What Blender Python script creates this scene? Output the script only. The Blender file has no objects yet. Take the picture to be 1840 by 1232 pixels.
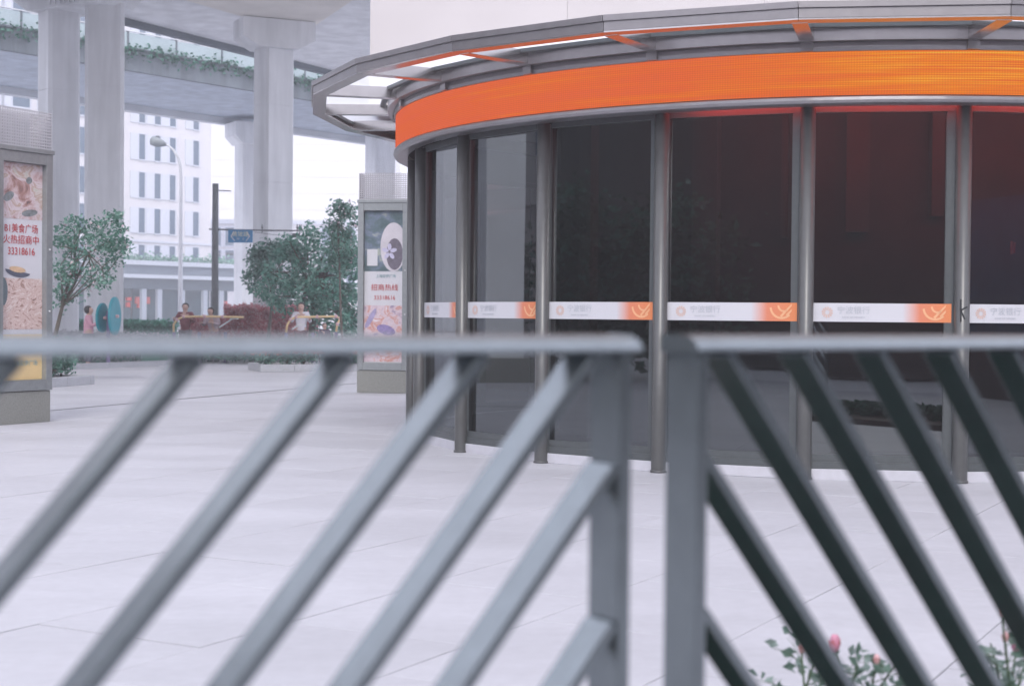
import bpy, math, random
from mathutils import Vector, Matrix, noise
from math import sin, cos, pi, radians, sqrt

S = bpy.context.scene
COL = S.collection
RND = random.Random(7)

# ------------------------------------------------------------------ camera, light, exposure
F, H, PITCH, ROLL = 2750.0, 1.35, 0.018, 0.009      # focal length in pixels of a 1840 px wide frame, eye height
CR, SR, CP, SP = cos(ROLL), sin(ROLL), cos(PITCH), sin(PITCH)
cam = bpy.data.cameras.new('camera')
cam.sensor_width = 36.0
cam.lens = F / 1840 * 36
cam.clip_start, cam.clip_end = 0.05, 2000
cam.dof.use_dof = True
cam.dof.focus_distance = 14.0
cam.dof.aperture_fstop = 3.6
camo = bpy.data.objects.new('camera', cam)
COL.objects.link(camo)
_fw = Vector((0, CP, -SP)); _up0 = Vector((0, SP, CP)); _r0 = Vector((1, 0, 0))
_right = CR * _r0 + SR * _up0
_up = -SR * _r0 + CR * _up0
m = Matrix((_right, _up, -_fw)).transposed().to_4x4()
m.translation = (0, 0, H)
camo.matrix_world = m
S.camera = camo

SUN_EL, SUN_AZ = radians(40), radians(182)
W = bpy.data.worlds.new('World'); S.world = W; W.use_nodes = True
nt = W.node_tree
bg = nt.nodes['Background']
sky = nt.nodes.new('ShaderNodeTexSky'); sky.sky_type = 'NISHITA'; sky.sun_disc = False
sky.sun_elevation = SUN_EL; sky.sun_rotation = SUN_AZ
sky.air_density = 1.0; sky.dust_density = 4.0; sky.ozone_density = 1.0
hs = nt.nodes.new('ShaderNodeHueSaturation'); hs.inputs['Saturation'].default_value = 0.30
mx = nt.nodes.new('ShaderNodeMix'); mx.data_type = 'RGBA'; mx.inputs[0].default_value = 0.75
mx.inputs[7].default_value = (7.2, 7.3, 8.7, 1)         # even overcast layer in front of the clear sky
nt.links.new(sky.outputs[0], hs.inputs['Color'])
nt.links.new(hs.outputs[0], mx.inputs[6])
nt.links.new(mx.outputs[2], bg.inputs['Color'])
bg.inputs['Strength'].default_value = 0.125
sun = bpy.data.lights.new('sun', 'SUN'); sun.energy = 1.0; sun.angle = radians(20); sun.color = (1.0, 0.95, 0.9)
suno = bpy.data.objects.new('sun', sun); COL.objects.link(suno)
sd = Vector((sin(SUN_AZ) * cos(SUN_EL), cos(SUN_AZ) * cos(SUN_EL), sin(SUN_EL)))
suno.rotation_euler = sd.to_track_quat('Z', 'Y').to_euler()
EXPO = 0.97
vs = S.view_settings
vs.view_transform = 'Standard'; vs.look = 'None'; vs.gamma = 1.0; vs.use_curve_mapping = False
vs.exposure = EXPO
LIT = 2.0 ** (-EXPO)
S.cycles.max_bounces = 8; S.cycles.transparent_max_bounces = 16
S.cycles.diffuse_bounces = 6; S.cycles.volume_bounces = 2; S.cycles.use_denoising = True

# ------------------------------------------------------------------ helpers
def _ray(px, py):
    a, b = px - 920, py - 616
    xx = CR * a + SR * b; yy = -SR * a + CR * b
    return Vector((xx / F, CP - yy / F * SP, -SP - yy / F * CP))
def at(px, py, Y):
    d = _ray(px, py); return Vector((0, 0, H)) + d * (Y / d.y)
def atz(px, py, z):
    d = _ray(px, py); return Vector((0, 0, H)) + d * ((z - H) / d.z)
def atg(px, py): return atz(px, py, 0.0)
def hor(px): return 566.5 + ROLL * (px - 920)

MATS = {}
def mat(name, rgb, rough=0.6, metal=0.0, var=0.12, scale=6.0, bump=0.0, bscale=40.0, rnd=0.0, spec=0.5, world=False, stain=0.0):
    if name in MATS: return MATS[name]
    mt = bpy.data.materials.new(name); mt.use_nodes = True
    n = mt.node_tree.nodes; l = mt.node_tree.links; b = n['Principled BSDF']
    b.inputs['Roughness'].default_value = rough; b.inputs['Metallic'].default_value = metal
    b.inputs['Specular IOR Level'].default_value = spec
    tc = n.new('ShaderNodeTexCoord')
    no = n.new('ShaderNodeTexNoise'); no.inputs['Scale'].default_value = scale; no.inputs['Detail'].default_value = 5
    src = tc.outputs['Object']
    if world: src = n.new('ShaderNodeNewGeometry').outputs['Position']
    l.new(src, no.inputs['Vector'])
    rp = n.new('ShaderNodeMapRange'); rp.inputs[1].default_value = 0.25; rp.inputs[2].default_value = 0.75
    rp.inputs[3].default_value = 1 - var; rp.inputs[4].default_value = 1 + var
    l.new(no.outputs['Fac'], rp.inputs[0])
    last = rp.outputs[0]
    if rnd:
        oi = n.new('ShaderNodeObjectInfo'); r2 = n.new('ShaderNodeMapRange')
        r2.inputs[3].default_value = 1 - rnd; r2.inputs[4].default_value = 1 + rnd
        l.new(oi.outputs['Random'], r2.inputs[0])
        mu = n.new('ShaderNodeMath'); mu.operation = 'MULTIPLY'
        l.new(last, mu.inputs[0]); l.new(r2.outputs[0], mu.inputs[1]); last = mu.outputs[0]
    if stain:                                          # large soft stains and streaks
        mpn = n.new('ShaderNodeMapping'); mpn.inputs['Scale'].default_value = (.35, .9, .25) if world else (1.6, 1.6, .16)
        ns = n.new('ShaderNodeTexNoise'); ns.inputs['Scale'].default_value = 1.0; ns.inputs['Detail'].default_value = 6; ns.inputs['Roughness'].default_value = .62
        l.new(src, mpn.inputs[0]); l.new(mpn.outputs[0], ns.inputs['Vector'])
        r3 = n.new('ShaderNodeMapRange'); r3.inputs[1].default_value = .38; r3.inputs[2].default_value = .62; r3.inputs[3].default_value = 1 - stain; r3.inputs[4].default_value = 1.0
        l.new(ns.outputs['Fac'], r3.inputs[0]); m3 = n.new('ShaderNodeMath'); m3.operation = 'MULTIPLY'
        l.new(last, m3.inputs[0]); l.new(r3.outputs[0], m3.inputs[1]); last = m3.outputs[0]
    vm = n.new('ShaderNodeVectorMath'); vm.operation = 'SCALE'; vm.inputs[0].default_value = rgb
    l.new(last, vm.inputs['Scale']); l.new(vm.outputs[0], b.inputs['Base Color'])
    if bump:
        n2 = n.new('ShaderNodeTexNoise'); n2.inputs['Scale'].default_value = bscale; n2.inputs['Detail'].default_value = 4
        l.new(tc.outputs['Object'], n2.inputs['Vector'])
        bp = n.new('ShaderNodeBump'); bp.inputs['Strength'].default_value = bump; bp.inputs['Distance'].default_value = 0.01
        l.new(n2.outputs['Fac'], bp.inputs['Height']); l.new(bp.outputs[0], b.inputs['Normal'])
    MATS[name] = mt
    return mt

class MB:
    def __init__(s): s.v = []; s.f = []; s.mi = []; s.uv = None; s.cur = 0
    def add(s, vs, fs):
        o = len(s.v); s.v += [tuple(p) for p in vs]
        for f in fs: s.f.append(tuple(i + o for i in f)); s.mi.append(s.cur)
    def hexa(s, p):                                    # p: 4 bottom (ccw) + 4 top
        s.add(p, [(3, 2, 1, 0), (4, 5, 6, 7), (0, 1, 5, 4), (1, 2, 6, 5), (2, 3, 7, 6), (3, 0, 4, 7)])
    def box(s, x0, x1, y0, y1, z0, z1):
        s.hexa([(x0, y0, z0), (x1, y0, z0), (x1, y1, z0), (x0, y1, z0), (x0, y0, z1), (x1, y0, z1), (x1, y1, z1), (x0, y1, z1)])
    def obox(s, o, e, n, u0, u1, n0, n1, z0, z1):     # box in a frame: o origin, e along, n across (both horizontal)
        P = lambda u, q, z: (o[0] + e[0] * u + n[0] * q, o[1] + e[1] * u + n[1] * q, o[2] + z if len(o) > 2 else z)
        pts = [P(u0, n0, z0), P(u1, n0, z0), P(u1, n1, z0), P(u0, n1, z0)]
        top = [P(u0, n0, z1), P(u1, n0, z1), P(u1, n1, z1), P(u0, n1, z1)]
        if e[0] * n[1] - e[1] * n[0] < 0: pts.reverse(); top.reverse()
        s.hexa(pts + top)
    def tube(s, pts, r, seg=8, caps=True):
        pts = [Vector(p) for p in pts]; n = len(pts)
        rr = r if isinstance(r, (list, tuple)) else [r] * n
        o = len(s.v); prev = None
        for i, p in enumerate(pts):
            t = (pts[min(i + 1, n - 1)] - pts[max(i - 1, 0)]).normalized()
            if prev is None:
                a = Vector((0, 0, 1)) if abs(t.z) < .9 else Vector((1, 0, 0)); x = t.cross(a).normalized()
            else: x = (prev - t * prev.dot(t)).normalized()
            prev = x; y = t.cross(x)
            for k in range(seg):
                an = 2 * pi * k / seg; s.v.append(tuple(p + (x * cos(an) + y * sin(an)) * rr[i]))
        for i in range(n - 1):
            for k in range(seg):
                k2 = (k + 1) % seg
                s.f.append((o + i * seg + k, o + i * seg + k2, o + (i + 1) * seg + k2, o + (i + 1) * seg + k)); s.mi.append(s.cur)
        if caps:
            s.f.append(tuple(o + k for k in reversed(range(seg)))); s.mi.append(s.cur)
            s.f.append(tuple(o + (n - 1) * seg + k for k in range(seg))); s.mi.append(s.cur)
    def lathe(s, cx, cy, prof, a0=0.0, a1=2 * pi, seg=96, closed=True):   # prof: list of (r,z); angle 0 points at -y, grows to -x
        o = len(s.v); full = abs(a1 - a0 - 2 * pi) < 1e-6; ns = seg if full else seg + 1; m_ = len(prof)
        for i in range(ns):
            a = a0 + (a1 - a0) * i / seg
            for r, z in prof: s.v.append((cx - r * sin(a), cy - r * cos(a), z))
        for i in range(seg):
            j = (i + 1) % ns
            for k in range(m_ if closed else m_ - 1):
                k2 = (k + 1) % m_
                s.f.append((o + i * m_ + k, o + i * m_ + k2, o + j * m_ + k2, o + j * m_ + k)); s.mi.append(s.cur)
    def ball(s, c, rx, ry, rz, seg=10, rings=7):
        o = len(s.v)
        for i in range(rings + 1):
            th = pi * i / rings
            for k in range(seg):
                ph = 2 * pi * k / seg
                s.v.append((c[0] + rx * sin(th) * cos(ph), c[1] + ry * sin(th) * sin(ph), c[2] + rz * cos(th)))
        for i in range(rings):
            for k in range(seg):
                k2 = (k + 1) % seg
                s.f.append((o + i * seg + k, o + (i + 1) * seg + k, o + (i + 1) * seg + k2, o + i * seg + k2)); s.mi.append(s.cur)
    def leaf(s, c, L, w, rng):
        d = Vector((rng.gauss(0, 1), rng.gauss(0, 1), rng.gauss(0, .7))).normalized()
        q = d.cross(Vector((rng.gauss(0, 1), rng.gauss(0, 1), rng.gauss(0, 1)))).normalized()
        n = d.cross(q)
        c = Vector(c)
        s.add([c - d * L * .5, c + q * w * .5 + n * w * .15, c + d * L * .5, c - q * w * .5 + n * w * .15], [(0, 1, 2), (0, 2, 3)])
        return
    def poly(s, pts): s.add(pts, [tuple(range(len(pts)))])

WORLDM = {}
def build(name, mb, mats, parent=None, smooth=False, bevel=0.0, **props):
    me = bpy.data.meshes.new(name); me.from_pydata(mb.v, [], mb.f)
    ms = mats if isinstance(mats, (list, tuple)) else [mats]
    for q in ms: me.materials.append(q)
    if len(ms) > 1: me.polygons.foreach_set('material_index', mb.mi)
    if mb.uv:
        ul = me.uv_layers.new(name='UVMap')
        for i, lp in enumerate(me.loops): ul.data[i].uv = mb.uv[lp.vertex_index]
    if smooth: me.polygons.foreach_set('use_smooth', [True] * len(me.polygons))
    me.update()
    return place(name, me, parent, bevel, **props)
def place(name, me, parent=None, bevel=0.0, **props):
    o = bpy.data.objects.new(name, me); COL.objects.link(o)
    if parent is not None:
        o.parent = parent
        pm = WORLDM.get(parent.name)
        if pm is not None: o.matrix_parent_inverse = pm.inverted()
    if bevel:
        bv = o.modifiers.new('edge', 'BEVEL'); bv.width = bevel; bv.segments = 2; bv.limit_method = 'ANGLE'
    for k, v in props.items(): o[k] = v
    return o
def thing(name, label, cat, loc=(0, 0, 0), group=None):
    o = bpy.data.objects.new(name, None); COL.objects.link(o); o.location = loc
    o.empty_display_size = .2
    WORLDM[o.name] = Matrix.Translation(Vector(loc))
    o['label'] = label; o['category'] = cat
    if group: o['group'] = group
    return o
TXT = {}
def text_mesh(txt, size, material, depth=0.0008):
    key = (txt, size, material.name)
    if key in TXT: return TXT[key]
    cu = bpy.data.curves.new('lettering', 'FONT'); cu.body = txt; cu.size = size; cu.align_x = 'CENTER'; cu.align_y = 'CENTER'
    cu.extrude = depth; cu.resolution_u = 3
    ob = bpy.data.objects.new('lettering_source', cu); COL.objects.link(ob)
    bpy.context.view_layer.update()
    me = bpy.data.meshes.new_from_object(ob.evaluated_get(bpy.context.evaluated_depsgraph_get()))
    bpy.data.objects.remove(ob); bpy.data.curves.remove(cu)
    me.materials.clear(); me.materials.append(material)
    TXT[key] = me
    return me
def put_text(name, me, parent, pos, xdir, zoff=0.0, sx=1.0, sz=1.0):
    x = Vector(xdir).normalized(); z = Vector((0, 0, 1)); y = x.cross(z)   # y: outward normal
    o = place(name, me, parent)
    mm = Matrix(((x.x * sx, z.x * sz, y.x), (x.y * sx, z.y * sz, y.y), (x.z * sx, z.z * sz, y.z))).to_4x4()
    mm.translation = Vector(pos) + y * zoff
    o.matrix_basis = mm
    return o

# ------------------------------------------------------------------ materials
M_SLAB = mat('pale_granite', (.46, .46, .495), .5, var=.05, scale=14.0, bump=.06, bscale=180, rnd=.03, world=True, stain=.13)
M_JOINT = mat('joint_sand', (.42, .42, .45), .9, var=.2)
M_ASPHALT = mat('asphalt', (.09, .09, .10), .9, var=.25, scale=2)
M_KERB = mat('kerb_granite', (.36, .37, .40), .75, var=.15, scale=30, bump=.2)
M_BASE = mat('speckled_granite', (.23, .235, .22), .6, var=.28, scale=90, bump=.1)
M_CONC = mat('concrete', (.74, .75, .77), .85, var=.06, scale=1.2, bump=.15, bscale=20, stain=.18)
M_CONCB = mat('concrete_soffit', (.70, .665, .62), .85, var=.10, scale=1.0, bump=.1, bscale=18)
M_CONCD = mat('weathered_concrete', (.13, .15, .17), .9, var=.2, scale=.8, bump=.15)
M_WHITEWALL = mat('white_render', (.55, .535, .55), .85, var=.04, scale=.6)
M_TOWER = mat('pale_stone_cladding', (.47, .44, .445), .7, var=.04, scale=1.2, rnd=.02)
M_REVEAL = mat('window_reveal', (.50, .52, .58), .8, var=.05)
M_WINDOW = mat('far_window_glass', (.06, .10, .15), .15, var=.2, scale=2)
M_SHOP = mat('shop_glass', (.03, .075, .095), .35, var=.3, scale=1, spec=.2)
M_FENCE = mat('fence_paint', (.25, .28, .295), .24, metal=.85, var=.08, scale=30, bump=.03, bscale=300)
M_COLUMN = mat('column_paint', (.095, .097, .098), .34, metal=.25, var=.06, scale=15, bump=.03, bscale=200)
M_FRAME = mat('window_frame_paint', (.085, .095, .10), .4, metal=.2, var=.08, scale=20)
M_ALU = mat('brushed_aluminium', (.29, .275, .285), .30, metal=.75, var=.06, scale=12)
M_ALUS = mat('smooth_aluminium', (.50, .48, .48), .16, metal=.9, var=.05, scale=10)
M_PLINTH = mat('plinth_stone', (.50, .50, .55), .6, var=.06, scale=14)
M_INT = mat('interior_wall', (.075, .055, .05), .8, var=.2, scale=3)
M_INTP = mat('interior_pilaster', (.095, .075, .068), .7, var=.1)
M_DARK = mat('dark_stone_facade', (.035, .032, .032), .8, var=.25, scale=.5)
M_OLD = mat('old_facade', (.34, .32, .32), .85, var=.1, scale=.5)
M_BARK = mat('bark', (.10, .085, .07), .9, var=.3, scale=14, bump=.4)
M_WHITE = mat('white_print', (.60, .60, .64), .5, var=.02)
M_GREYP = mat('grey_blue_print', (.42, .445, .49), .5, var=.02)
M_RED = mat('red_print', (.48, .045, .05), .5, var=.05)
M_TEALP = mat('teal_print', (.18, .33, .36), .5, var=.05)
M_YELLOWP = mat('yellow_print', (.70, .52, .26), .5, var=.06)
M_SIGNALU = mat('sign_frame_aluminium', (.30, .32, .33), .35, metal=.5, var=.08, scale=20)
M_BLACK = mat('black_ink', (.02, .022, .025), .5, var=.1)
M_POLE = mat('dark_pole_paint', (.16, .17, .18), .6, var=.15, scale=6)
M_LAMP = mat('white_pole_paint', (.66, .67, .70), .45, var=.05)
M_BLUE = mat('blue_sign', (.045, .22, .44), .45, var=.12, scale=8)
M_YELLOW = mat('yellow_tube', (.70, .50, .26), .4, var=.06)
M_PURPLE = mat('purple_tube', (.15, .11, .24), .45, var=.08)
M_TEAL = mat('teal_disc', (.02, .26, .32), .35, var=.08, scale=4)
M_LEAFS = {}
def leafmat(name, rgb):
    if name in MATS: return MATS[name]
    mt = mat(name, rgb, .55, var=.35, scale=2.5, spec=.3)
    n = mt.node_tree.nodes; l = mt.node_tree.links; b = n['Principled BSDF']
    col = b.inputs['Base Color'].links[0].from_socket
    tl = n.new('ShaderNodeBsdfTranslucent'); l.new(col, tl.inputs[0]); ms = n.new('ShaderNodeMixShader'); ms.inputs[0].default_value = .42
    l.new(b.outputs[0], ms.inputs[1]); l.new(tl.outputs[0], ms.inputs[2]); l.new(ms.outputs[0], n['Material Output'].inputs[0])
    return mt

# transparent dark facade glass
M_GLASS = bpy.data.materials.new('tinted_glass'); M_GLASS.use_nodes = True
n = M_GLASS.node_tree.nodes; l = M_GLASS.node_tree.links; n.clear()
ou = n.new('ShaderNodeOutputMaterial'); mi = n.new('ShaderNodeMixShader'); fr = n.new('ShaderNodeFresnel'); fr.inputs[0].default_value = 2.3
tr = n.new('ShaderNodeBsdfTransparent'); tr.inputs[0].default_value = (.21, .205, .20, 1)
gl = n.new('ShaderNodeBsdfGlossy'); gl.inputs['Roughness'].default_value = .015; gl.inputs[0].default_value = (.84, .91, .95, 1)
nz = n.new('ShaderNodeTexNoise'); nz.inputs['Scale'].default_value = .7; nz.inputs['Detail'].default_value = 0
bp = n.new('ShaderNodeBump'); bp.inputs['Strength'].default_value = .05; bp.inputs['Distance'].default_value = .02
tcg = n.new('ShaderNodeTexCoord'); l.new(tcg.outputs['Object'], nz.inputs['Vector'])
l.new(nz.outputs['Fac'], bp.inputs['Height']); l.new(bp.outputs[0], gl.inputs['Normal'])
l.new(fr.outputs[0], mi.inputs[0]); l.new(tr.outputs[0], mi.inputs[1]); l.new(gl.outputs[0], mi.inputs[2]); l.new(mi.outputs[0], ou.inputs[0])
# milky canopy glass
M_MILK = bpy.data.materials.new('milky_glass'); M_MILK.use_nodes = True
n = M_MILK.node_tree.nodes; l = M_MILK.node_tree.links; n.clear()
ou = n.new('ShaderNodeOutputMaterial'); mi = n.new('ShaderNodeMixShader'); mi.inputs[0].default_value = .55
tr = n.new('ShaderNodeBsdfTransparent'); tr.inputs[0].default_value = (.85, .87, .9, 1)
tl = n.new('ShaderNodeBsdfTranslucent'); tl.inputs[0].default_value = (.9, .9, .93, 1)
l.new(tr.outputs[0], mi.inputs[1]); l.new(tl.outputs[0], mi.inputs[2]); l.new(mi.outputs[0], ou.inputs[0])
# LED screen showing streaks of orange and yellow
M_LED = bpy.data.materials.new('led_screen'); M_LED.use_nodes = True
n = M_LED.node_tree.nodes; l = M_LED.node_tree.links; n.clear()
ou = n.new('ShaderNodeOutputMaterial'); em = n.new('ShaderNodeEmission'); em.inputs[1].default_value = LIT
uv = n.new('ShaderNodeUVMap'); sp = n.new('ShaderNodeSeparateXYZ'); l.new(uv.outputs[0], sp.inputs[0])
mp = n.new('ShaderNodeMapping'); mp.inputs['Scale'].default_value = (.55, 26, 1); l.new(uv.outputs[0], mp.inputs[0])
nz = n.new('ShaderNodeTexNoise'); nz.inputs['Scale'].default_value = 1.0; nz.inputs['Detail'].default_value = 4; nz.inputs['Roughness'].default_value = .65
l.new(mp.outputs[0], nz.inputs['Vector'])
mp2 = n.new('ShaderNodeMapping'); mp2.inputs['Scale'].default_value = (.35, 4, 1); l.new(uv.outputs[0], mp2.inputs[0])
nz2 = n.new('ShaderNodeTexNoise'); nz2.inputs['Scale'].default_value = 1.0; nz2.inputs['Detail'].default_value = 2
l.new(mp2.outputs[0], nz2.inputs['Vector'])
mr = n.new('ShaderNodeMapRange'); mr.inputs[1].default_value = 0.5; mr.inputs[2].default_value = -5.0 + 11; mr.inputs[1].default_value = 5.6; mr.inputs[2].default_value = -0.6
mr.inputs[3].default_value = -.12; mr.inputs[4].default_value = .16
l.new(sp.outputs[0], mr.inputs[0])
ad = n.new('ShaderNodeMath'); ad.operation = 'ADD'; l.new(nz.outputs['Fac'], ad.inputs[0]); l.new(mr.outputs[0], ad.inputs[1])
ad2 = n.new('ShaderNodeMath'); ad2.operation = 'MULTIPLY_ADD'; ad2.inputs[1].default_value = .35; l.new(nz2.outputs['Fac'], ad2.inputs[0]); l.new(ad.outputs[0], ad2.inputs[2])
cr = n.new('ShaderNodeValToRGB'); e = cr.color_ramp.elements
e[0].position = .42; e[0].color = (.74, .125, .058, 1); e[1].position = 1.0; e[1].color = (.90, .50, .07, 1)
q = e.new(.68); q.color = (.74, .128, .032, 1)
q = e.new(.84); q.color = (.80, .225, .015, 1)
l.new(ad2.outputs[0], cr.inputs[0])
# dot grid of the screen
def grid(sock, freq):
    a = n.new('ShaderNodeMath'); a.operation = 'MULTIPLY'; a.inputs[1].default_value = freq; l.new(sock, a.inputs[0])
    b = n.new('ShaderNodeMath'); b.operation = 'SINE'; l.new(a.outputs[0], b.inputs[0])
    c = n.new('ShaderNodeMapRange'); c.inputs[1].default_value = -1; c.inputs[3].default_value = .90; c.inputs[4].default_value = 1.08; l.new(b.outputs[0], c.inputs[0])
    return c.outputs[0]
g1 = grid(sp.outputs[0], 2 * pi / .022); g2 = grid(sp.outputs[1], 2 * pi / .05)
gm = n.new('ShaderNodeMath'); gm.operation = 'MULTIPLY'; l.new(g1, gm.inputs[0]); l.new(g2, gm.inputs[1])
vm = n.new('ShaderNodeVectorMath'); vm.operation = 'SCALE'; l.new(cr.outputs[0], vm.inputs[0]); l.new(gm.outputs[0], vm.inputs['Scale'])
l.new(vm.outputs[0], em.inputs[0]); l.new(em.outputs[0], ou.inputs[0])
def emit(name, rgb, strength):
    mt = bpy.data.materials.new(name); mt.use_nodes = True
    nn = mt.node_tree.nodes; nn.clear(); o_ = nn.new('ShaderNodeOutputMaterial'); e_ = nn.new('ShaderNodeEmission')
    e_.inputs[0].default_value = (*rgb, 1); e_.inputs[1].default_value = strength * LIT
    mt.node_tree.links.new(e_.outputs[0], o_.inputs[0]); return mt
M_REDGLOW = emit('added_red_glow', (.85, .05, .03), 19.0)  # red emitter added for the glow on the inner wall
# printed strip: white running into orange
M_STRIP = bpy.data.materials.new('printed_strip'); M_STRIP.use_nodes = True
n = M_STRIP.node_tree.nodes; l = M_STRIP.node_tree.links; b = n['Principled BSDF']; b.inputs['Roughness'].default_value = .5
uv = n.new('ShaderNodeUVMap'); sp = n.new('ShaderNodeSeparateXYZ'); l.new(uv.outputs[0], sp.inputs[0])
cr = n.new('ShaderNodeValToRGB'); e = cr.color_ramp.elements
e[0].position = .66; e[0].color = (.55, .55, .59, 1); e[1].position = .78; e[1].color = (.62, .20, .11, 1)
q = e.new(1.0); q.color = (.68, .22, .08, 1)
l.new(sp.outputs[0], cr.inputs[0]); l.new(cr.outputs[0], b.inputs['Base Color'])
M_SWIRL = mat('orange_swirl_print', (.74, .40, .22), .5, var=.03)
M_EMBL = mat('pale_orange_print', (.60, .43, .38), .5, var=.05)
# food photographs on the posters: flat print
def photo_mat(name, stops, scale, dist, seed):
    mt = bpy.data.materials.new(name); mt.use_nodes = True
    n = mt.node_tree.nodes; l = mt.node_tree.links; b = n['Principled BSDF']; b.inputs['Roughness'].default_value = .35
    uv = n.new('ShaderNodeUVMap'); mp = n.new('ShaderNodeMapping'); mp.inputs['Location'].default_value = (seed, seed * .7, 0)
    l.new(uv.outputs[0], mp.inputs[0])
    a = n.new('ShaderNodeTexNoise'); a.inputs['Scale'].default_value = scale; a.inputs['Detail'].default_value = 6; a.inputs['Roughness'].default_value = .62; a.inputs['Distortion'].default_value = dist
    l.new(mp.outputs[0], a.inputs['Vector'])
    cr = n.new('ShaderNodeValToRGB'); e = cr.color_ramp.elements
    e[0].position = stops[0][0]; e[0].color = (*stops[0][1], 1); e[1].position = stops[-1][0]; e[1].color = (*stops[-1][1], 1)
    for p_, c_ in stops[1:-1]:
        q = e.new(p_); q.color = (*c_, 1)
    l.new(a.outputs['Fac'], cr.inputs[0]); l.new(cr.outputs[0], b.inputs['Base Color'])
    return mt
M_FOOD1 = photo_mat('seafood_print', [(.30, (.07, .08, .10)), (.38, (.32, .18, .16)), (.45, (.50, .36, .36)), (.53, (.60, .53, .56)), (.60, (.44, .31, .25)), (.66, (.57, .52, .50)), (.74, (.40, .44, .34))], 4.5, .9, 1.3)
M_FOOD2 = photo_mat('noodle_print', [(.30, (.10, .09, .09)), (.40, (.42, .26, .22)), (.47, (.66, .54, .52)), (.53, (.50, .34, .30)), (.60, (.72, .64, .62)), (.72, (.35, .20, .17))], 6, 3.5, 4.1)
M_FOOD3 = photo_mat('garden_print', [(.32, (.06, .10, .11)), (.46, (.10, .15, .17)), (.56, (.16, .20, .28)), (.66, (.38, .42, .36))], 4, .3, 2.2)
M_FOOD4 = photo_mat('dish_print', [(.32, (.20, .18, .33)), (.42, (.55, .42, .48)), (.50, (.64, .55, .60)), (.57, (.55, .25, .20)), (.66, (.68, .62, .68))], 5, 1.2, 6.6)

# ------------------------------------------------------------------ ground, plaza paving
RU = Vector((.48, .877, 0)).normalized(); RV = Vector((.877, -.48, 0)).normalized()   # street direction and its normal
mb = MB(); mb.poly([(-600, -200, -.06), (600, -200, -.06), (600, 900, -.06), (-600, 900, -.06)])
build('ground', mb, mat('pale_paving', (.58, .58, .61), .8, var=.08, scale=.6), kind='structure')
mb = MB(); mb.box(-45, 30, -4, 47, -.055, -.022)
plaza = build('plaza', mb, M_JOINT, kind='structure')
PCX, PCY = 3.706, 17.472
SL, SW, JT = 1.2, 0.9, 0.006
slab = MB(); hx, hy = (SL - JT) / 2, (SW - JT) / 2; ch = .002
slab.hexa([(-hx, -hy, -.04), (hx, -hy, -.04), (hx, hy, -.04), (-hx, hy, -.04), (-hx, -hy, -ch), (hx, -hy, -ch), (hx, hy, -ch), (-hx, hy, -ch)])
slab.f.pop(1); slab.mi.pop(1)
slab.add([(-hx, -hy, -ch), (hx, -hy, -ch), (hx, hy, -ch), (-hx, hy, -ch), (-hx + ch, -hy + ch, 0), (hx - ch, -hy + ch, 0), (hx - ch, hy - ch, 0), (-hx + ch, hy - ch, 0)],
         [(4, 5, 6, 7), (0, 1, 5, 4), (1, 2, 6, 5), (2, 3, 7, 6), (3, 0, 4, 7)])
slab_me = bpy.data.meshes.new('paving_slab'); slab_me.from_pydata(slab.v, [], slab.f); slab_me.materials.append(M_SLAB)
cells = []
ang = math.atan2(RU.y, RU.x)
for i in range(-45, 55):
    for j in range(-45, 45):
        off = SL * .5 if j % 2 else 0
        c = RU * (i * SL + off) + RV * (j * SW)
        if not (-24 < c.x < 13 and -2.5 < c.y < 44): continue
        if (c.x - PCX) ** 2 + (c.y - PCY) ** 2 < 4.1 ** 2: continue
        seen = c.y > 4.5 and -.37 * c.y - .8 < c.x < .37 * c.y + .8 and not (c.x > -.02 * c.y and c.y > 17) and c.y < 38
        cells.append((0 if seen else 1, c.y, c))
cells.sort(key=lambda t: t[:2])
rest = MB()
for q, (fl, _, c) in enumerate(cells):
    dz = RND.uniform(-.0015, .0015); rz = ang + RND.uniform(-.0015, .0015)
    if q < 290 and fl == 0:
        o = place('paving_slab', slab_me, plaza); o.location = (c.x, c.y, dz); o.rotation_euler = (0, 0, rz)
    else:
        mtx = Matrix.Translation((c.x, c.y, dz)) @ Matrix.Rotation(rz, 4, 'Z')
        rest.add([mtx @ Vector(p) for p in slab.v], slab.f)
build('paving', rest, M_SLAB, plaza, kind='stuff')

g1, g2 = atg(98, 737), atg(480, 703); gd = (g2 - g1).normalized(); gn = Vector((-gd.y, gd.x, 0))
mb = MB(); mb.obox(g1, gd, gn, -8, 9.5, -.022, .022, .002, .006); build('drain_channel', mb, mat('drain_steel', (.22, .22, .24), .6, metal=.3, var=.2, scale=9), plaza)
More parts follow.
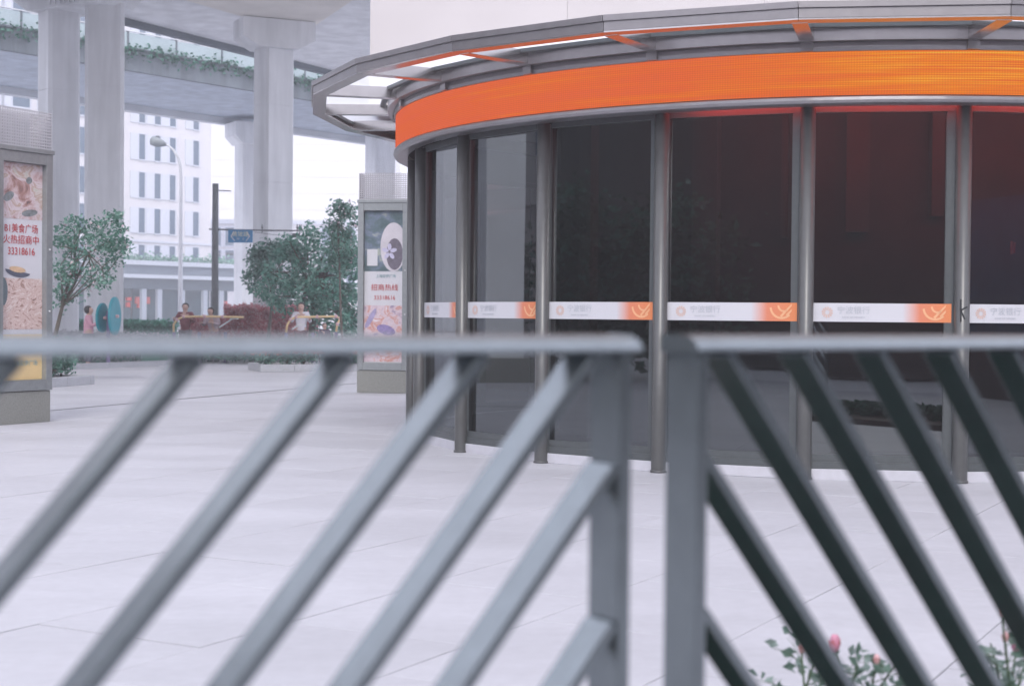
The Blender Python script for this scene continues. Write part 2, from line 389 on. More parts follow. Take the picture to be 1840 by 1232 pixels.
# ------------------------------------------------------------------ round pavilion
PR, PB, PC = 4.85, 5.04, 6.015
def ring(k, r, z=0.0): a = radians(15 * k); return Vector((PCX - r * sin(a), PCY - r * cos(a), z))
pav = thing('pavilion', 'round bank pavilion with dark glass walls, grey columns and a glowing orange screen band', 'pavilion', (PCX, PCY, 0))
KS = list(range(-3, 9))
RG = PR - .03
LC = 2 * RG * sin(radians(7.5))
cyl_seg = 18
for k in KS + [9]:
    c = ring(k, PR)
    mb = MB(); mb.tube([(c.x, c.y, 0), (c.x, c.y, .012), (c.x, c.y, 3.1)], .064, cyl_seg)
    mb.tube([(c.x, c.y, 0.0), (c.x, c.y, .02)], .072, cyl_seg)
    col = build('column', mb, M_COLUMN, pav, smooth=False)
    for p in col.data.polygons: p.use_smooth = abs(p.normal.z) < .5
    if k == 0:
        g = MB(); y0 = c.y - .0655
        def stroke(p, q2, w=.007):
            p = Vector(p); q2 = Vector(q2); d = (q2 - p).normalized(); nn = Vector((-d.z, 0, d.x)) * w * .85
            g.hexa([(p - nn) + Vector((0, .004, 0)), (q2 - nn) + Vector((0, .004, 0)), (q2 + nn) + Vector((0, .004, 0)), (p + nn) + Vector((0, .004, 0)),
                    p - nn, q2 - nn, q2 + nn, p + nn])
        x0 = c.x - .028
        stroke((x0, y0, 1.515), (x0 + .002, y0, 1.335)); stroke((x0, y0, 1.425), (x0 + .055, y0, 1.455)); stroke((x0 + .005, y0, 1.42), (x0 + .035, y0, 1.35))
        build('graffiti', g, M_BLACK, col)
arc = MB()
def ringseg(mbx, cx, cz, r0, r1, a0, a1, P, seg=14):
    o = len(mbx.v)
    for i in range(seg + 1):
        a = a0 + (a1 - a0) * i / seg
        for r in (r0, r1): mbx.v.append(tuple(P(cx + r * cos(a), cz + r * sin(a))))
    for i in range(seg):
        mbx.f.append((o + 2 * i, o + 2 * i + 1, o + 2 * i + 3, o + 2 * i + 2)); mbx.mi.append(0)
name_me = text_mesh('宁波银行', .068, M_GREYP, .0004)
small_me = text_mesh('BANK OF NINGBO', .022, M_GREYP, .0004)
ZS1, ZS0 = 1.477, 1.322
for k in KS:
    A = ring(k, RG); B = ring(k + 1, RG); e_ = (B - A).normalized(); n_ = Vector((-sin(radians(15 * (k + .5))), -cos(radians(15 * (k + .5))), 0))
    mb = MB(); mb.obox(A, e_, n_, 0, LC, -.22, .018, 0, .09)
    build('plinth', mb, M_PLINTH, pav, bevel=.004)
    mb = MB()
    mb.obox(A, e_, n_, .0, LC, -.06, .008, .09, .150); mb.obox(A, e_, n_, .0, LC, -.06, -.004, .150, .212)
    mb.obox(A, e_, n_, .0, LC, -.06, .0, 3.065, 3.13)
    mb.obox(A, e_, n_, .02, .125, -.07, -.002, .212, 3.065); mb.obox(A, e_, n_, LC - .055, LC - .01, -.07, -.002, .212, 3.065)
    mb.obox(A, e_, n_, .125, .133, -.05, -.010, .212, 3.065)
    win = build('window', mb, M_FRAME, pav)
    P = lambda u, z, q=-.022: A + e_ * u + n_ * q + Vector((0, 0, z))
    mb = MB(); mb.poly([P(LC - .05, .212), P(.13, .212), P(.13, 3.065), P(LC - .05, 3.065)])
    build('pane', mb, M_GLASS, win)
    mb = MB(); u0, u1 = .075, LC - .03                 # u0 is the right-hand end seen from outside
    q = -.001
    mb.hexa([P(u1, ZS0, q - .004), P(u0, ZS0, q - .004), P(u0, ZS1, q - .004), P(u1, ZS1, q - .004), P(u1, ZS0, q), P(u0, ZS0, q), P(u0, ZS1, q), P(u1, ZS1, q)])
    mb.uv = [(0, 0), (1, 0), (1, 1), (0, 1)] * 2
    build('decal_strip', mb, M_STRIP, win)
    # swirl on the orange end, emblem and name on the white end
    mb = MB(); cxu, czu = u0 + .13, ZS1 - .035
    Pq = lambda x, z: A + e_ * (2 * cxu - x) + n_ * .002 + Vector((0, 0, z))
    ringseg(mb, cxu, czu, .085, .103, pi * 1.02, pi * 1.75, Pq)
    ringseg(mb, cxu + .02, czu + .012, .040, .056, pi * 1.0, pi * 1.7, Pq)
    for s_ in (0, .05):
        pts = [(cxu - .015 + s_, czu - .075 + s_ * .2), (cxu + .085, czu + .028 - s_ * .9), (cxu + .085, czu + .008 - s_ * .9), (cxu - .0 + s_, czu - .088 + s_ * .2)]
        mb.poly([Pq(*p) for p in reversed(pts)])
    zmin, zmax = ZS0 + .001, ZS1 - .001
    mb.v = [(v[0], v[1], min(max(v[2], zmin), zmax)) for v in mb.v]
    build('swirl', mb, M_SWIRL, win)
    mb = MB(); uc, zc = u1 - .145, (ZS0 + ZS1) / 2
    for a in range(12):
        a0 = a * pi / 6
        ringseg(mb, uc, zc, .018, .046, a0, a0 + .34, lambda x, z: A + e_ * x + n_ * .002 + Vector((0, 0, z)), 3)
    build('emblem', mb, M_EMBL, win)
    put_text('lettering', name_me, win, A + e_ * (u1 - .36) + Vector((0, 0, zc + .015)), -e_, .0015)
    put_text('lettering', small_me, win, A + e_ * (u1 - .36) + Vector((0, 0, zc - .04)), -e_, .0015)
# rear wall closing the ring out of sight
mb = MB(); mb.lathe(PCX, PCY, [(PR, 0), (PR, 3.1), (PR - .15, 3.1), (PR - .15, 0)], radians(15 * 9), radians(15 * 21), 48)
build('rear_wall', mb, M_OLD, pav)
# screen band
mb = MB(); seg = 192; mb.uv = []
for i in range(seg + 1):
    a = 2 * pi * i / seg - pi
    for z, v_ in ((3.17, 0.0), (3.528, 1.0)):
        mb.v.append((PCX - PB * sin(a), PCY - PB * cos(a), z)); mb.uv.append((a * PB, v_))
for i in range(seg): mb.f.append((2 * i + 1, 2 * i + 3, 2 * i + 2, 2 * i)[::-1]); mb.mi.append(0)
build('screen_band', mb, M_LED, pav)
mb = MB(); mb.lathe(PCX, PCY, [(PB - .09, 3.16), (PB - .01, 3.16), (PB - .01, 3.535), (PB - .09, 3.535)], seg=120)
build('band_housing', mb, M_FRAME, pav)
mb = MB(); mb.lathe(PCX, PCY, [(PB - .095, 3.18), (PB - .095, 3.52)], radians(-62), radians(27), 48, closed=False)
build('added_glow_arc', mb, M_REDGLOW, pav)  # added glowing arc, unseen, reddens the room behind the upper glass
prof = [(PB - .14, 3.098), (PB - .02, 3.098), (PB + .012, 3.108), (PB + .022, 3.130), (PB + .016, 3.155), (PB - .004, 3.168), (PB - .14, 3.159)]
mb = MB(); mb.lathe(PCX, PCY, prof, seg=144); build('lower_trim', mb, M_ALU, pav, smooth=False)
mb = MB(); mb.lathe(PCX, PCY, [(PB - .2, 3.537), (PB + .012, 3.530), (PB + .02, 3.56), (PB + .012, 3.60), (PB - .2, 3.602)], seg=144)
build('upper_trim', mb, M_ALU, pav)
mb = MB(); mb.lathe(PCX, PCY, [(PB - .2, 3.6025), (PB + .09, 3.6025), (PB + .09, 3.735), (PB - .2, 3.69)], seg=144)
build('ring_beam', mb, M_ALU, pav)
mb = MB(); mb.lathe(PCX, PCY, [(0.01, 3.74), (PB + .015, 3.74), (PB + .015, 3.79), (0.01, 3.81)], seg=72)
build('roof', mb, M_CONC, pav)
for k in range(-4, 10):
    A = ring(k, PC); B = ring(k + 1, PC); L = (B - A).length; e_ = (B - A) / L; a = radians(15 * (k + .5)); n_ = Vector((-sin(a), -cos(a), 0))
    mb = MB()
    t = math.tan(radians(7.5))
    def slabx(q0, q1, z0, z1):
        P = lambda u, q, z: A + e_ * (u) + n_ * q + Vector((0, 0, z))
        s0, s1 = q0 * t, q1 * t                       # mitred corners
        g_ = .002
        pts = [P(-s0 + g_, q0, 0), P(-s1 + g_, q1, 0), P(L + s1 - g_, q1, 0), P(L + s0 - g_, q0, 0)]
        lo = [p + Vector((0, 0, z0)) for p in pts]; hi = [p + Vector((0, 0, z1)) for p in pts]
        mb.hexa(lo + hi)
    slabx(-.05, 0, 3.703, 3.7545); slabx(-.05, -.018, 3.628, 3.703)
    fa = build('canopy_fascia', mb, M_ALU, pav, bevel=.003)
    mb = MB(); slabx(-.16, -.019, 3.615, 3.6275)
    build('soffit_lip', mb, M_ALUS, pav)
    # rib at A
    ri = radians(15 * k); er = Vector((-sin(ri), -cos(ri), 0)); et = Vector((cos(ri), -sin(ri), 0)); C0 = Vector((PCX, PCY, 0))
    mb = MB(); mb.obox(C0, er, et, PB + .03, PC - .15, -.062, .062, 3.612, 3.728)
    build('canopy_rib', mb, M_ALUS, pav, bevel=.003)
    mb = MB(); mb.obox(C0, er, et, PB - .01, PB + .045, -.05, .05, 3.53, 3.611)
    build('rib_bracket', mb, M_ALU, pav)
    # glass panel between ribs with a thin frame
    i0, i1 = ring(k, PB + .165), ring(k + 1, PB + .165); o0, o1 = ring(k, PC - .07), ring(k + 1, PC - .07)
    mb = MB(); zz = Vector((0, 0, 3.737)); mb.poly([i0 + zz, o0 + zz, o1 + zz, i1 + zz])
    gp = build('canopy_glass', mb, M_MILK, pav)
    mb = MB()
    for p_, q_, w_ in ((i0, i1, .03), (o0, o1, .03)):
        d_ = (q_ - p_).normalized(); mb.obox(p_, d_, Vector((-d_.y, d_.x, 0)), 0, (q_ - p_).length, -w_, w_, 3.700, 3.734)
    build('glazing_bar', mb, M_FRAME, gp)
# inside
mb = MB(); mb.lathe(PCX, PCY, [(.01, .02), (PR - .25, .02), (PR - .25, .095), (.01, .095)], seg=48)
build('inner_floor', mb, mat('dark_floor', (.05, .05, .055), .4), pav)
mb = MB(); mb.lathe(PCX, PCY, [(3.1, .1), (3.25, .1), (3.25, 3.69), (3.1, 3.69)], radians(-70), radians(110), 60)
inw = build('inner_wall', mb, M_INT, pav)
for a_, w_, z0_, z1_ in ((9, 3.6, 2.15, 3.6), (-3.5, 2.0, 2.3, 3.6), (20.5, 1.0, 2.1, 3.6), (34, 4.5, .1, 3.6), (62, 4.0, .1, 3.6), (80, 4, .1, 3.6)):
    mb = MB(); mb.lathe(PCX, PCY, [(3.26, z0_), (3.36, z0_), (3.36, z1_), (3.26, z1_)], radians(a_ - w_ / 2), radians(a_ + w_ / 2), 4)
    for i in (0, 1):
        b_ = len(mb.v) - 4 if i else 0; mb.f.append((b_, b_ + 1, b_ + 2, b_ + 3)); mb.mi.append(0)
    build('pilaster', mb, M_INTP, inw)
c = at(1818, 445, 14.0)
mb = MB(); mb.box(c.x - .012, c.x + .002, c.y - .02, c.y, c.z - .06, c.z + .06); mb.box(c.x + .016, c.x + .026, c.y - .02, c.y, c.z - .05, c.z + .05); build('indicator_light', mb, emit('red_indicator', (.8, .03, .03), .35), inw)
c = ring(1.4, 3.75)
cnt = thing('service_counter', 'dark service counter standing behind the pavilion glass', 'counter', (c.x, c.y, .095))
mb = MB(); mb.box(c.x - .8, c.x + .5, c.y - .2, c.y + .2, .095, 1.0); build('front_panel', mb, M_INT, cnt)
mb = MB(); mb.box(c.x - .84, c.x + .54, c.y - .25, c.y + .24, 1.0, 1.04); build('counter_top', mb, M_INTP, cnt)

# ------------------------------------------------------------------ pale tower rising behind the pavilion roof
tx0 = at(665, 60, 18.4).x
tow = thing('tower', 'pale stone clad tower block rising behind the orange banded pavilion', 'building', (6, 18.4, 3.8))
mb = MB(); mb.box(tx0 + .03, 16, 18.43, 25, 3.80, 26); build('wall', mb, M_OLD, tow)
pme = {}
pw, ph = 2.36, 1.5
for r_ in range(6):
    for c_ in range(8):
        x0 = tx0 + c_ * pw
        if x0 > 15: continue
        mb = MB(); mb.box(x0 + .0015, x0 + pw - .0015, 18.395, 18.429, 3.82 + r_ * ph + .0015, 3.82 + (r_ + 1) * ph - .0015)
        build('cladding_panel', mb, M_TOWER, tow)
mb = MB(); mb.box(tx0 + .02, 16, 18.40, 18.429, 3.82 + 6 * ph + .01, 26); build('upper_cladding', mb, M_TOWER, tow)

# ------------------------------------------------------------------ fence in front of the camera
TH = radians(36); FE = Vector((cos(TH), sin(TH), 0)); FN = Vector((-sin(TH), cos(TH), 0)); F0 = Vector((0, 1.85, 0)); FD = .062
def fpt(s, q, z): return F0 + FE * s + FN * q + Vector((0, 0, z))
def bar_mesh(s_top, z_top, s_bot, z_bot, th=.0145):
    d = Vector((s_bot - s_top, z_bot - z_top)).normalized(); nn = Vector((-d.y, d.x)) * th / 2
    mb = MB(); p = [(s_top - nn.x, z_top - nn.y), (s_bot - nn.x, z_bot - nn.y), (s_bot + nn.x, z_bot + nn.y), (s_top + nn.x, z_top + nn.y)]
    A = [fpt(a, 0.004, b) for a, b in p]; B = [fpt(a, FD - .004, b) for a, b in p]
    mb.hexa(A + B); return mb
def rail_mesh(s0, s1):
    prof = [(-.004, 1.304), (-.006, 1.309), (.002, 1.318), (.014, 1.3245), (FD, 1.3265), (FD + .004, 1.322), (FD + .004, 1.304)]
    mb = MB(); o = len(prof)
    for s in (s0, s1):
        for q, z in prof: mb.v.append(tuple(fpt(s, q, z)))
    for i in range(o):
        j = (i + 1) % o; mb.f.append((i, j, o + j, o + i)); mb.mi.append(0)
    mb.f.append(tuple(range(o))); mb.f.append(tuple(reversed(range(o, 2 * o)))); mb.mi += [0, 0]
    return mb
ZT, ZB = 1.302, .12
fl = thing('fence_panel', 'grey metal fence panel with slats sloping down to the left', 'fence', tuple(fpt(-.5, 0, 0)), 'grey slatted fence panels in the foreground')
build('rail', rail_mesh(-1.9, .203), M_FENCE, fl, bevel=.0012)
mb = MB(); mb.obox(F0, FE, FN, .172, .191, 0, FD, 0, 1.3035); build('post', mb, M_FENCE, fl, bevel=.0015)
mb = MB(); mb.obox(F0, FE, FN, -1.9, -1.881, 0, FD, 0, 1.3035); build('post', mb, M_FENCE, fl, bevel=.0015)
mb = MB(); mb.obox(F0, FE, FN, -1.88, .171, .002, FD - .002, .10, .118); build('bottom_rail', mb, M_FENCE, fl)
aL, aR = .905, -.842
SLL = [-.5861 - .192 * i for i in range(7, 0, -1)] + [-.5861, -.401, -.2163, -.045, .1185, .3017] + [.3017 + .18 * i for i in range(1, 6)]
for s0 in SLL:
    st, zt = s0 + aL * (ZT - 1.1), ZT
    if st > .170: zt = 1.1 + (.170 - s0) / aL; st = .170
    sb, zb = s0 + aL * (ZB - 1.1), ZB
    if sb < -1.88: zb = 1.1 + (-1.88 - s0) / aL; sb = -1.88
    if zt < .2 or zb > 1.2 or st < -1.85: continue
    build('slat', bar_mesh(st, zt, sb, zb), M_FENCE, fl, bevel=.0015)
fr_ = thing('fence_panel', 'grey metal fence panel with slats sloping down to the right', 'fence', tuple(fpt(1.3, 0, 0)), 'grey slatted fence panels in the foreground')
build('rail', rail_mesh(.299, 2.6), M_FENCE, fr_, bevel=.0012)
mb = MB(); mb.obox(F0, FE, FN, .308, .325, 0, FD + .004, 0, 1.3035); build('post', mb, M_FENCE, fr_, bevel=.0015)
mb = MB(); mb.obox(F0, FE, FN, 2.583, 2.6, 0, FD, 0, 1.3035); build('post', mb, M_FENCE, fr_, bevel=.0015)
mb = MB(); mb.obox(F0, FE, FN, .326, 2.582, .002, FD - .002, .10, .118); build('bottom_rail', mb, M_FENCE, fr_)
SRR = [.2051 - .165 * i for i in range(5, 0, -1)] + [.2051, .3811, .5398, .6883, .8485] + [.8485 + .16 * i for i in range(1, 14)]
for s0 in SRR:
    st, zt = s0 + aR * (ZT - 1.1), ZT
    if st < .326: zt = 1.1 + (.326 - s0) / aR; st = .326
    sb, zb = s0 + aR * (ZB - 1.1), ZB
    if sb > 2.58: zb = 1.1 + (2.58 - s0) / aR; sb = 2.58
    if zt < .2 or zb > 1.2 or st > 2.5: continue
    build('slat', bar_mesh(st, zt, sb, zb), M_FENCE, fr_, bevel=.0015)

# ------------------------------------------------------------------ elevated roads
near = thing('elevated_road', 'near concrete elevated road crossing over the plaza at upper left', 'elevated road', tuple(atg(190, 640)))
p1 = atz(222, 33, 11.0); p2 = atz(435, 87, 11.0); d1 = (p2 - p1); d1.z = 0; d1.normalize(); r1 = Vector((d1.y, -d1.x, 0))
mb = MB()
mb.obox(p1, d1, r1, -60, 75, 0, 11, 0, .35)
mb.obox(p1, d1, r1, -60, 75, -.02, .28, .352, 1.35)
build('deck', mb, M_CONC, near)
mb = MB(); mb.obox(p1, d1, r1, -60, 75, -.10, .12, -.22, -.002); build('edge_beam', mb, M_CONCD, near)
ZG = 10.45
A_ = atz(560, 58, ZG); L2a = atz(330, 0, ZG); L2b = atz(520, 55, ZG); dl = (L2a - L2b); dl.z = 0; dl.normalize()
Bp = atz(635, 8, ZG); db = (Bp - A_); db.z = 0; db.normalize()
A_ = L2b + (L2b - L2a).normalized() * ((A_ - L2b).length)
bot = [A_, A_ + db * 17, A_ + dl * 30 + db * 6, A_ + dl * 30]
oa = Vector((dl.y, -dl.x, 0)); oa = oa if oa.dot(db) < 0 else -oa
ob_ = Vector((db.y, -db.x, 0)); ob_ = ob_ if ob_.dot(dl) < 0 else -ob_
top = [A_ + (oa + ob_) * .45, bot[1] + ob_ * .5, bot[2], bot[3] + oa * .6]
mb = MB(); bb = [Vector((p.x, p.y, ZG)) for p in bot]; tt = [Vector((p.x, p.y, 10.998)) for p in top]
mb.hexa(bb + tt); build('girder', mb, M_CONCB, near)
def shaft(parent, c, w, dpt, rot, z1, ch=.10, nm='pillar', z0=0.0, joints=()):
    e = Vector((cos(rot), sin(rot), 0)); nn = Vector((-sin(rot), cos(rot), 0))
    lv = [z0] + [z for z in joints if z0 < z < z1] + [z1]
    mb = MB()
    def sect(z, ins=0.0):
        a, b = w / 2 - ins, dpt / 2 - ins
        pts = [(-a + ch, -b), (a - ch, -b), (a, -b + ch), (a, b - ch), (a - ch, b), (-a + ch, b), (-a, b - ch), (-a, -b + ch)]
        return [tuple(Vector((c[0], c[1], z)) + e * x + nn * y) for x, y in pts]
    rings = []
    for i in range(len(lv) - 1):
        rings += [sect(lv[i] + (.015 if i else 0)), sect(lv[i + 1] - (.015 if i < len(lv) - 2 else 0))]
        if i < len(lv) - 2: rings += [sect(lv[i + 1] - .014, .015), sect(lv[i + 1] + .014, .015)]
    o = len(mb.v)
    for r in rings: mb.v += r
    for i in range(len(rings) - 1):
        for k_ in range(8):
            k2 = (k_ + 1) % 8; mb.f.append((o + i * 8 + k_, o + i * 8 + k2, o + (i + 1) * 8 + k2, o + (i + 1) * 8 + k_)); mb.mi.append(0)
    mb.f.append(tuple(o + 8 * (len(rings) - 1) + k_ for k_ in range(8))); mb.mi.append(0)
    return build(nm, mb, M_CONC, parent)
cA = at(105, 400, 46.5); cB = at(187, 400, 45.5)
shaft(near, cA, 1.0, .95, radians(40), 10.6, joints=(2.2, 5.2, 8.0))
shaft(near, cB, 1.12, .55, radians(12), 10.6, joints=(2.2, 5.2, 8.0))
# cap beam over the twin shafts, with drip ribs on its face
e = (cB - cA); e.z = 0; e.normalize(); nn = Vector((-e.y, e.x, 0))
mb = MB()
cm = (cA + cB) / 2; cm.z = 0
P = lambda u, q, z: cm + e * u + nn * q + Vector((0, 0, z))
def prism(mbx, prof, q0, q1):
    o = len(mbx.v); m_ = len(prof)
    for q in (q0, q1):
        for u, z in prof: mbx.v.append(tuple(P(u, q, z)))
    for i in range(m_):
        j = (i + 1) % m_; mbx.f.append((o + i, o + j, o + m_ + j, o + m_ + i)); mbx.mi.append(0)
    mbx.f.append(tuple(o + i for i in reversed(range(m_)))); mbx.f.append(tuple(o + m_ + i for i in range(m_))); mbx.mi += [0, 0]
prism(mb, [(-1.55, 10.36), (1.35, 10.36), (2.2, 10.99), (-2.6, 10.99)], -.75, .75)
prism(mb, [(-2.6, 10.991), (2.2, 10.991), (2.4, 12.3), (-2.9, 12.3)], -.75, .0)
cb = build('cap_beam', mb, M_CONC, near)
for i in range(6):
    mb = MB(); u = -.55 + i * .2; mb.obox(P(0, 0, 0), e, nn, u, u + .08, -.80, -.752, 10.42, 11.9); build('rib', mb, M_CONC, cb)
c2 = at(491, 300, 48.0)
shaft(near, c2, .98, .86, radians(40), 9.55, ch=.06, joints=(2.4, 5.4, 7.8))
e = Vector((cos(radians(25)), sin(radians(25)), 0)); nn = Vector((-e.y, e.x, 0)); cm = Vector((c2.x, c2.y, 0))
mb = MB(); prism(mb, [(-.62, 9.55), (.62, 9.55), (1.15, 9.85), (1.15, 10.43), (-1.15, 10.43), (-1.15, 9.85)], -.62, .55)
build('cap_beam', mb, M_CONC, near)
# shaft out of the frame at left, mirrored in the pavilion glass
shaft(near, (-19.5, 33.5), 1.2, 1.0, radians(62), 10.99, joints=(2.2, 5.2, 8.0))

far = thing('elevated_road', 'far concrete elevated road with green glass barrier and trailing plants', 'elevated road', tuple(at(440, 590, 80)))
far.location.z = 0; WORLDM[far.name] = Matrix.Translation(far.location)
ZF = 11.15
q1 = atz(224, 125, ZF); q2 = atz(455, 163, ZF); d2 = q2 - q1; d2.z = 0; d2.normalize(); n2 = Vector((-d2.y, d2.x, 0))
if n2.y < 0: n2 = -n2
O = Vector((q1.x, q1.y, 0)); U0, U1 = -62, 75
P4 = lambda u, q, z: O + d2 * u + n2 * q + Vector((0, 0, z))
mb = MB(); mb.obox(O, d2, n2, U0, U1, .0, 8.6, ZF, ZF + .35)
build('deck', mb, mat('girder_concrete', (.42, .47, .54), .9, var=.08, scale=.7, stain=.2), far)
mb = MB(); mb.obox(O, d2, n2, U0, U1, 8.1, 8.62, ZF - .32, ZF - .002); build('edge_beam', mb, mat('far_edge_concrete', (.52, .54, .57), .9, var=.08, scale=.7), far)
mb = MB(); mb.obox(O, d2, n2, U0, U1, -.28, -.002, ZF - .06, ZF + .80); build('parapet', mb, mat('parapet_concrete', (.17, .195, .22), .9, var=.1, scale=.6, stain=.35), far)
mb = MB(); mb.obox(O, d2, n2, U0, U1, -.34, .02, ZF + .802, ZF + .87); build('ledge', mb, M_CONCD, far)
M_BARR = mat('barrier_glass', (.38, .46, .48), .25, var=.1, scale=1)
u = -30.0
while u < 24:
    mb = MB(); mb.obox(O, d2, n2, u + .04, u + 2.46, -.2, -.17, ZF + .90, ZF + 1.48); pn = build('barrier_pane', mb, M_BARR, far)
    mb = MB(); mb.obox(O, d2, n2, u - .035, u + .035, -.23, -.14, ZF + .872, ZF + 1.52); build('barrier_post', mb, M_CONCD, far)
    u += 2.5
mb = MB(); mb.obox(O, d2, n2, -30, 24.1, -.24, -.13, ZF + 1.521, ZF + 1.56); build('barrier_rail', mb, M_CONC, far)
L_DK = leafmat('dark_leaf', (.055, .14, .11)); L_MD = leafmat('mid_leaf', (.11, .26, .20)); L_LT = leafmat('light_leaf', (.23, .40, .325))
mb = MB()
for i in range(5600):
    u = RND.uniform(-30, 60); w_ = noise.noise(Vector((u * .45, 3, 1))) * .35
    if u > 24: h = abs(RND.gauss(0, .30)) - .05
    else: h = RND.gauss(-.02, .17)
    mb.cur = 0 if RND.random() < .6 else 1
    mb.leaf(P4(u, -.38 + RND.uniform(-.15, .15), ZF + .78 + h + w_ * .5), .2, .11, RND)
build('trailing_plants', mb, [L_DK, L_MD], far, kind='stuff')
c3 = at(447, 400, 77.0); shaft(far, c3, 1.15, 1.1, radians(38), 10.4, joints=(3, 6.5))
cm = Vector((c3.x, c3.y, 0)); e = Vector((cos(radians(30)), sin(radians(30)), 0)); nn = Vector((-e.y, e.x, 0))
mb = MB(); prism(mb, [(-.6, 9.75), (.6, 9.75), (1.35, 10.2), (1.35, 10.82), (-1.0, 10.82), (-1.0, 10.15)], -.8, .8); build('cap_beam', mb, M_CONC, far)
c4 = at(683, 300, 84.0); shaft(far, c4, 1.3, 1.2, radians(40), 11.14, joints=(3, 6.5))

# ------------------------------------------------------------------ far buildings
BU = Vector((.616, .788, 0)).normalized(); BN = Vector((-BU.y, BU.x, 0))        # facade direction and inward normal
b0 = at(250, 560, 140); b0.z = 0
bw = thing('office_block', 'white office block with narrow blue windows behind the far elevated road', 'building', tuple(b0))
def fu(px):                                           # distance along the facade line for an image column
    k_ = _ray(px, 560); k_ = k_.x / k_.y
    return (b0.y * k_ - b0.x) / (BU.x - BU.y * k_)
uR = fu(378)
mb = MB(); mb.obox(b0, BU, BN, -60, uR, 0, 18, 0, 62); build('wall', mb, M_WHITEWALL, bw)
rows = [(440, 468), (374, 418), (310, 355), (242, 287), (176, 221), (110, 155), (44, 89), (-22, 23)]
cols = [253, 281, 308, 350, 147, 120, 88, 35, 12]
wm = {}
for c_ in cols:
    u = fu(c_); yy = 1 / _ray(c_, 560).y
    dist = b0.y + BU.y * u
    for (ya, yb) in rows:
        s_ = 140.0 / 2750.0
        z1 = H + (hor(253) - ya) * s_; z0 = H + (hor(253) - yb) * s_
        hw = .33 if c_ not in (35,) else .9
        key = (c_ == 35, yb - ya)
        if key not in wm:
            f_ = MB(); hh = z1 - z0; ex = Vector((1, 0, 0)); ey = Vector((0, 1, 0)); o_ = Vector((0, 0, 0))
            # surround in local coordinates: x along the facade, y inward
            f_.box(-hw - .95, -hw - .02, -.10, -.005, -.05, hh + .05)
            f_.box(hw + .02, hw + .14, -.10, -.005, -.05, hh + .05); f_.box(-hw - .02, hw + .02, -.10, -.005, hh, hh + .10); f_.box(-hw - .02, hw + .02, -.14, -.005, -.12, 0)
            me1 = bpy.data.meshes.new('window'); me1.from_pydata(f_.v, [], f_.f); me1.materials.append(M_REVEAL)
            g_ = MB(); g_.box(-hw, hw, -.05, -.006, .0, hh)
            me2 = bpy.data.meshes.new('pane'); me2.from_pydata(g_.v, [], g_.f); me2.materials.append(M_WINDOW)
            wm[key] = (me1, me2)
        me1, me2 = wm[key]
        base = b0 + BU * u + Vector((0, 0, z0))
        mtx = Matrix(((BU.x, BN.x, 0), (BU.y, BN.y, 0), (0, 0, 1))).to_4x4(); mtx.translation = base
        w1 = place('window', me1, bw); w1.matrix_basis = mtx
        w2 = bpy.data.objects.new('pane', me2); COL.objects.link(w2); w2.parent = w1
mb = MB(); mb.obox(b0, BU, BN, -60, uR + .1, -.12, -.004, 7.75, 7.95); build('string_course', mb, M_REVEAL, bw)
# ground floor canopy and shopfront of the same block
g0 = b0 - BN * 5.0; g0 = Vector((g0.x, g0.y, 0))
ug = lambda px: ((g0.y * (_ray(px, 560).x / _ray(px, 560).y) - g0.x) / (BU.x - BU.y * (_ray(px, 560).x / _ray(px, 560).y)))
shop = thing('shop_arcade', 'low grey shopfront arcade with planted roof at the foot of the white office block', 'arcade', tuple(g0))
G0, G1 = -45, ug(437)
gz = lambda y: H + (hor(300) - y) * (g0.y + BU.y * ug(300)) / 2750
mb = MB(); mb.obox(g0, BU, BN, G0, G1, -.5, 4.8, gz(478), gz(470)); mb.obox(g0, BU, BN, G0, G1, -.45, -.1, gz(501), gz(494.5)); build('cornice', mb, mat('pale_cornice', (.38, .41, .46), .8, var=.05), shop)
mb = MB(); mb.obox(g0, BU, BN, G0, G1, -.2, 4.7, gz(494.5) + .001, gz(478) - .001); build('fascia', mb, mat('grey_fascia', (.12, .15, .185), .8, var=.08), shop)
mb = MB(); mb.obox(g0, BU, BN, G0, G1, .6, 4.7, gz(520), gz(494.5)); build('beam', mb, mat('dark_beam', (.085, .115, .14), .8, var=.08), shop)
M_PCOL = mat('pale_column', (.27, .30, .35), .8, var=.05)
for px in (180, 205, 262, 290, 331, 372, 401, 433):
    u = ug(px); w_ = .24
    mb = MB(); mb.obox(g0, BU, BN, u - w_, u + w_, .2, .55, 0, gz(520) - .001); build('column', mb, M_PCOL, shop)
u = G0
while u < G1:
    mb = MB(); mb.obox(g0, BU, BN, u + .05, min(u + 2.9, G1), 2.2, 2.25, .05, gz(520) - .002); build('shop_window', mb, M_SHOP, shop); u += 3.0
mb = MB()
for i in range(2600):
    u = RND.uniform(G0, G1); mb.cur = 0 if RND.random() < .5 else 1
    mb.leaf(g0 + BU * u + BN * RND.uniform(-.2, 1.5) + Vector((0, 0, gz(470) + abs(RND.gauss(0, .28)))), .4, .2, RND)
build('roof_planting', mb, [L_MD, L_LT], shop, kind='stuff')
M_LANT = mat('red_sign', (.62, .07, .05), .5, var=.05)
for px, py, w_, h_ in ((275, 540, .75, .3), (271, 549, .3, .22), (250, 538, .25, .15), (249, 548, .18, .22), (422, 546, .3, .35)):
    u = ug(px); z = gz(py); c = g0 + BU * u
    mb = MB(); mb.obox(Vector((c.x, c.y, 0)), BU, BN, -w_, w_, 1.35, 1.6, z - h_, z + h_); build('shop_sign', mb, M_LANT, shop)

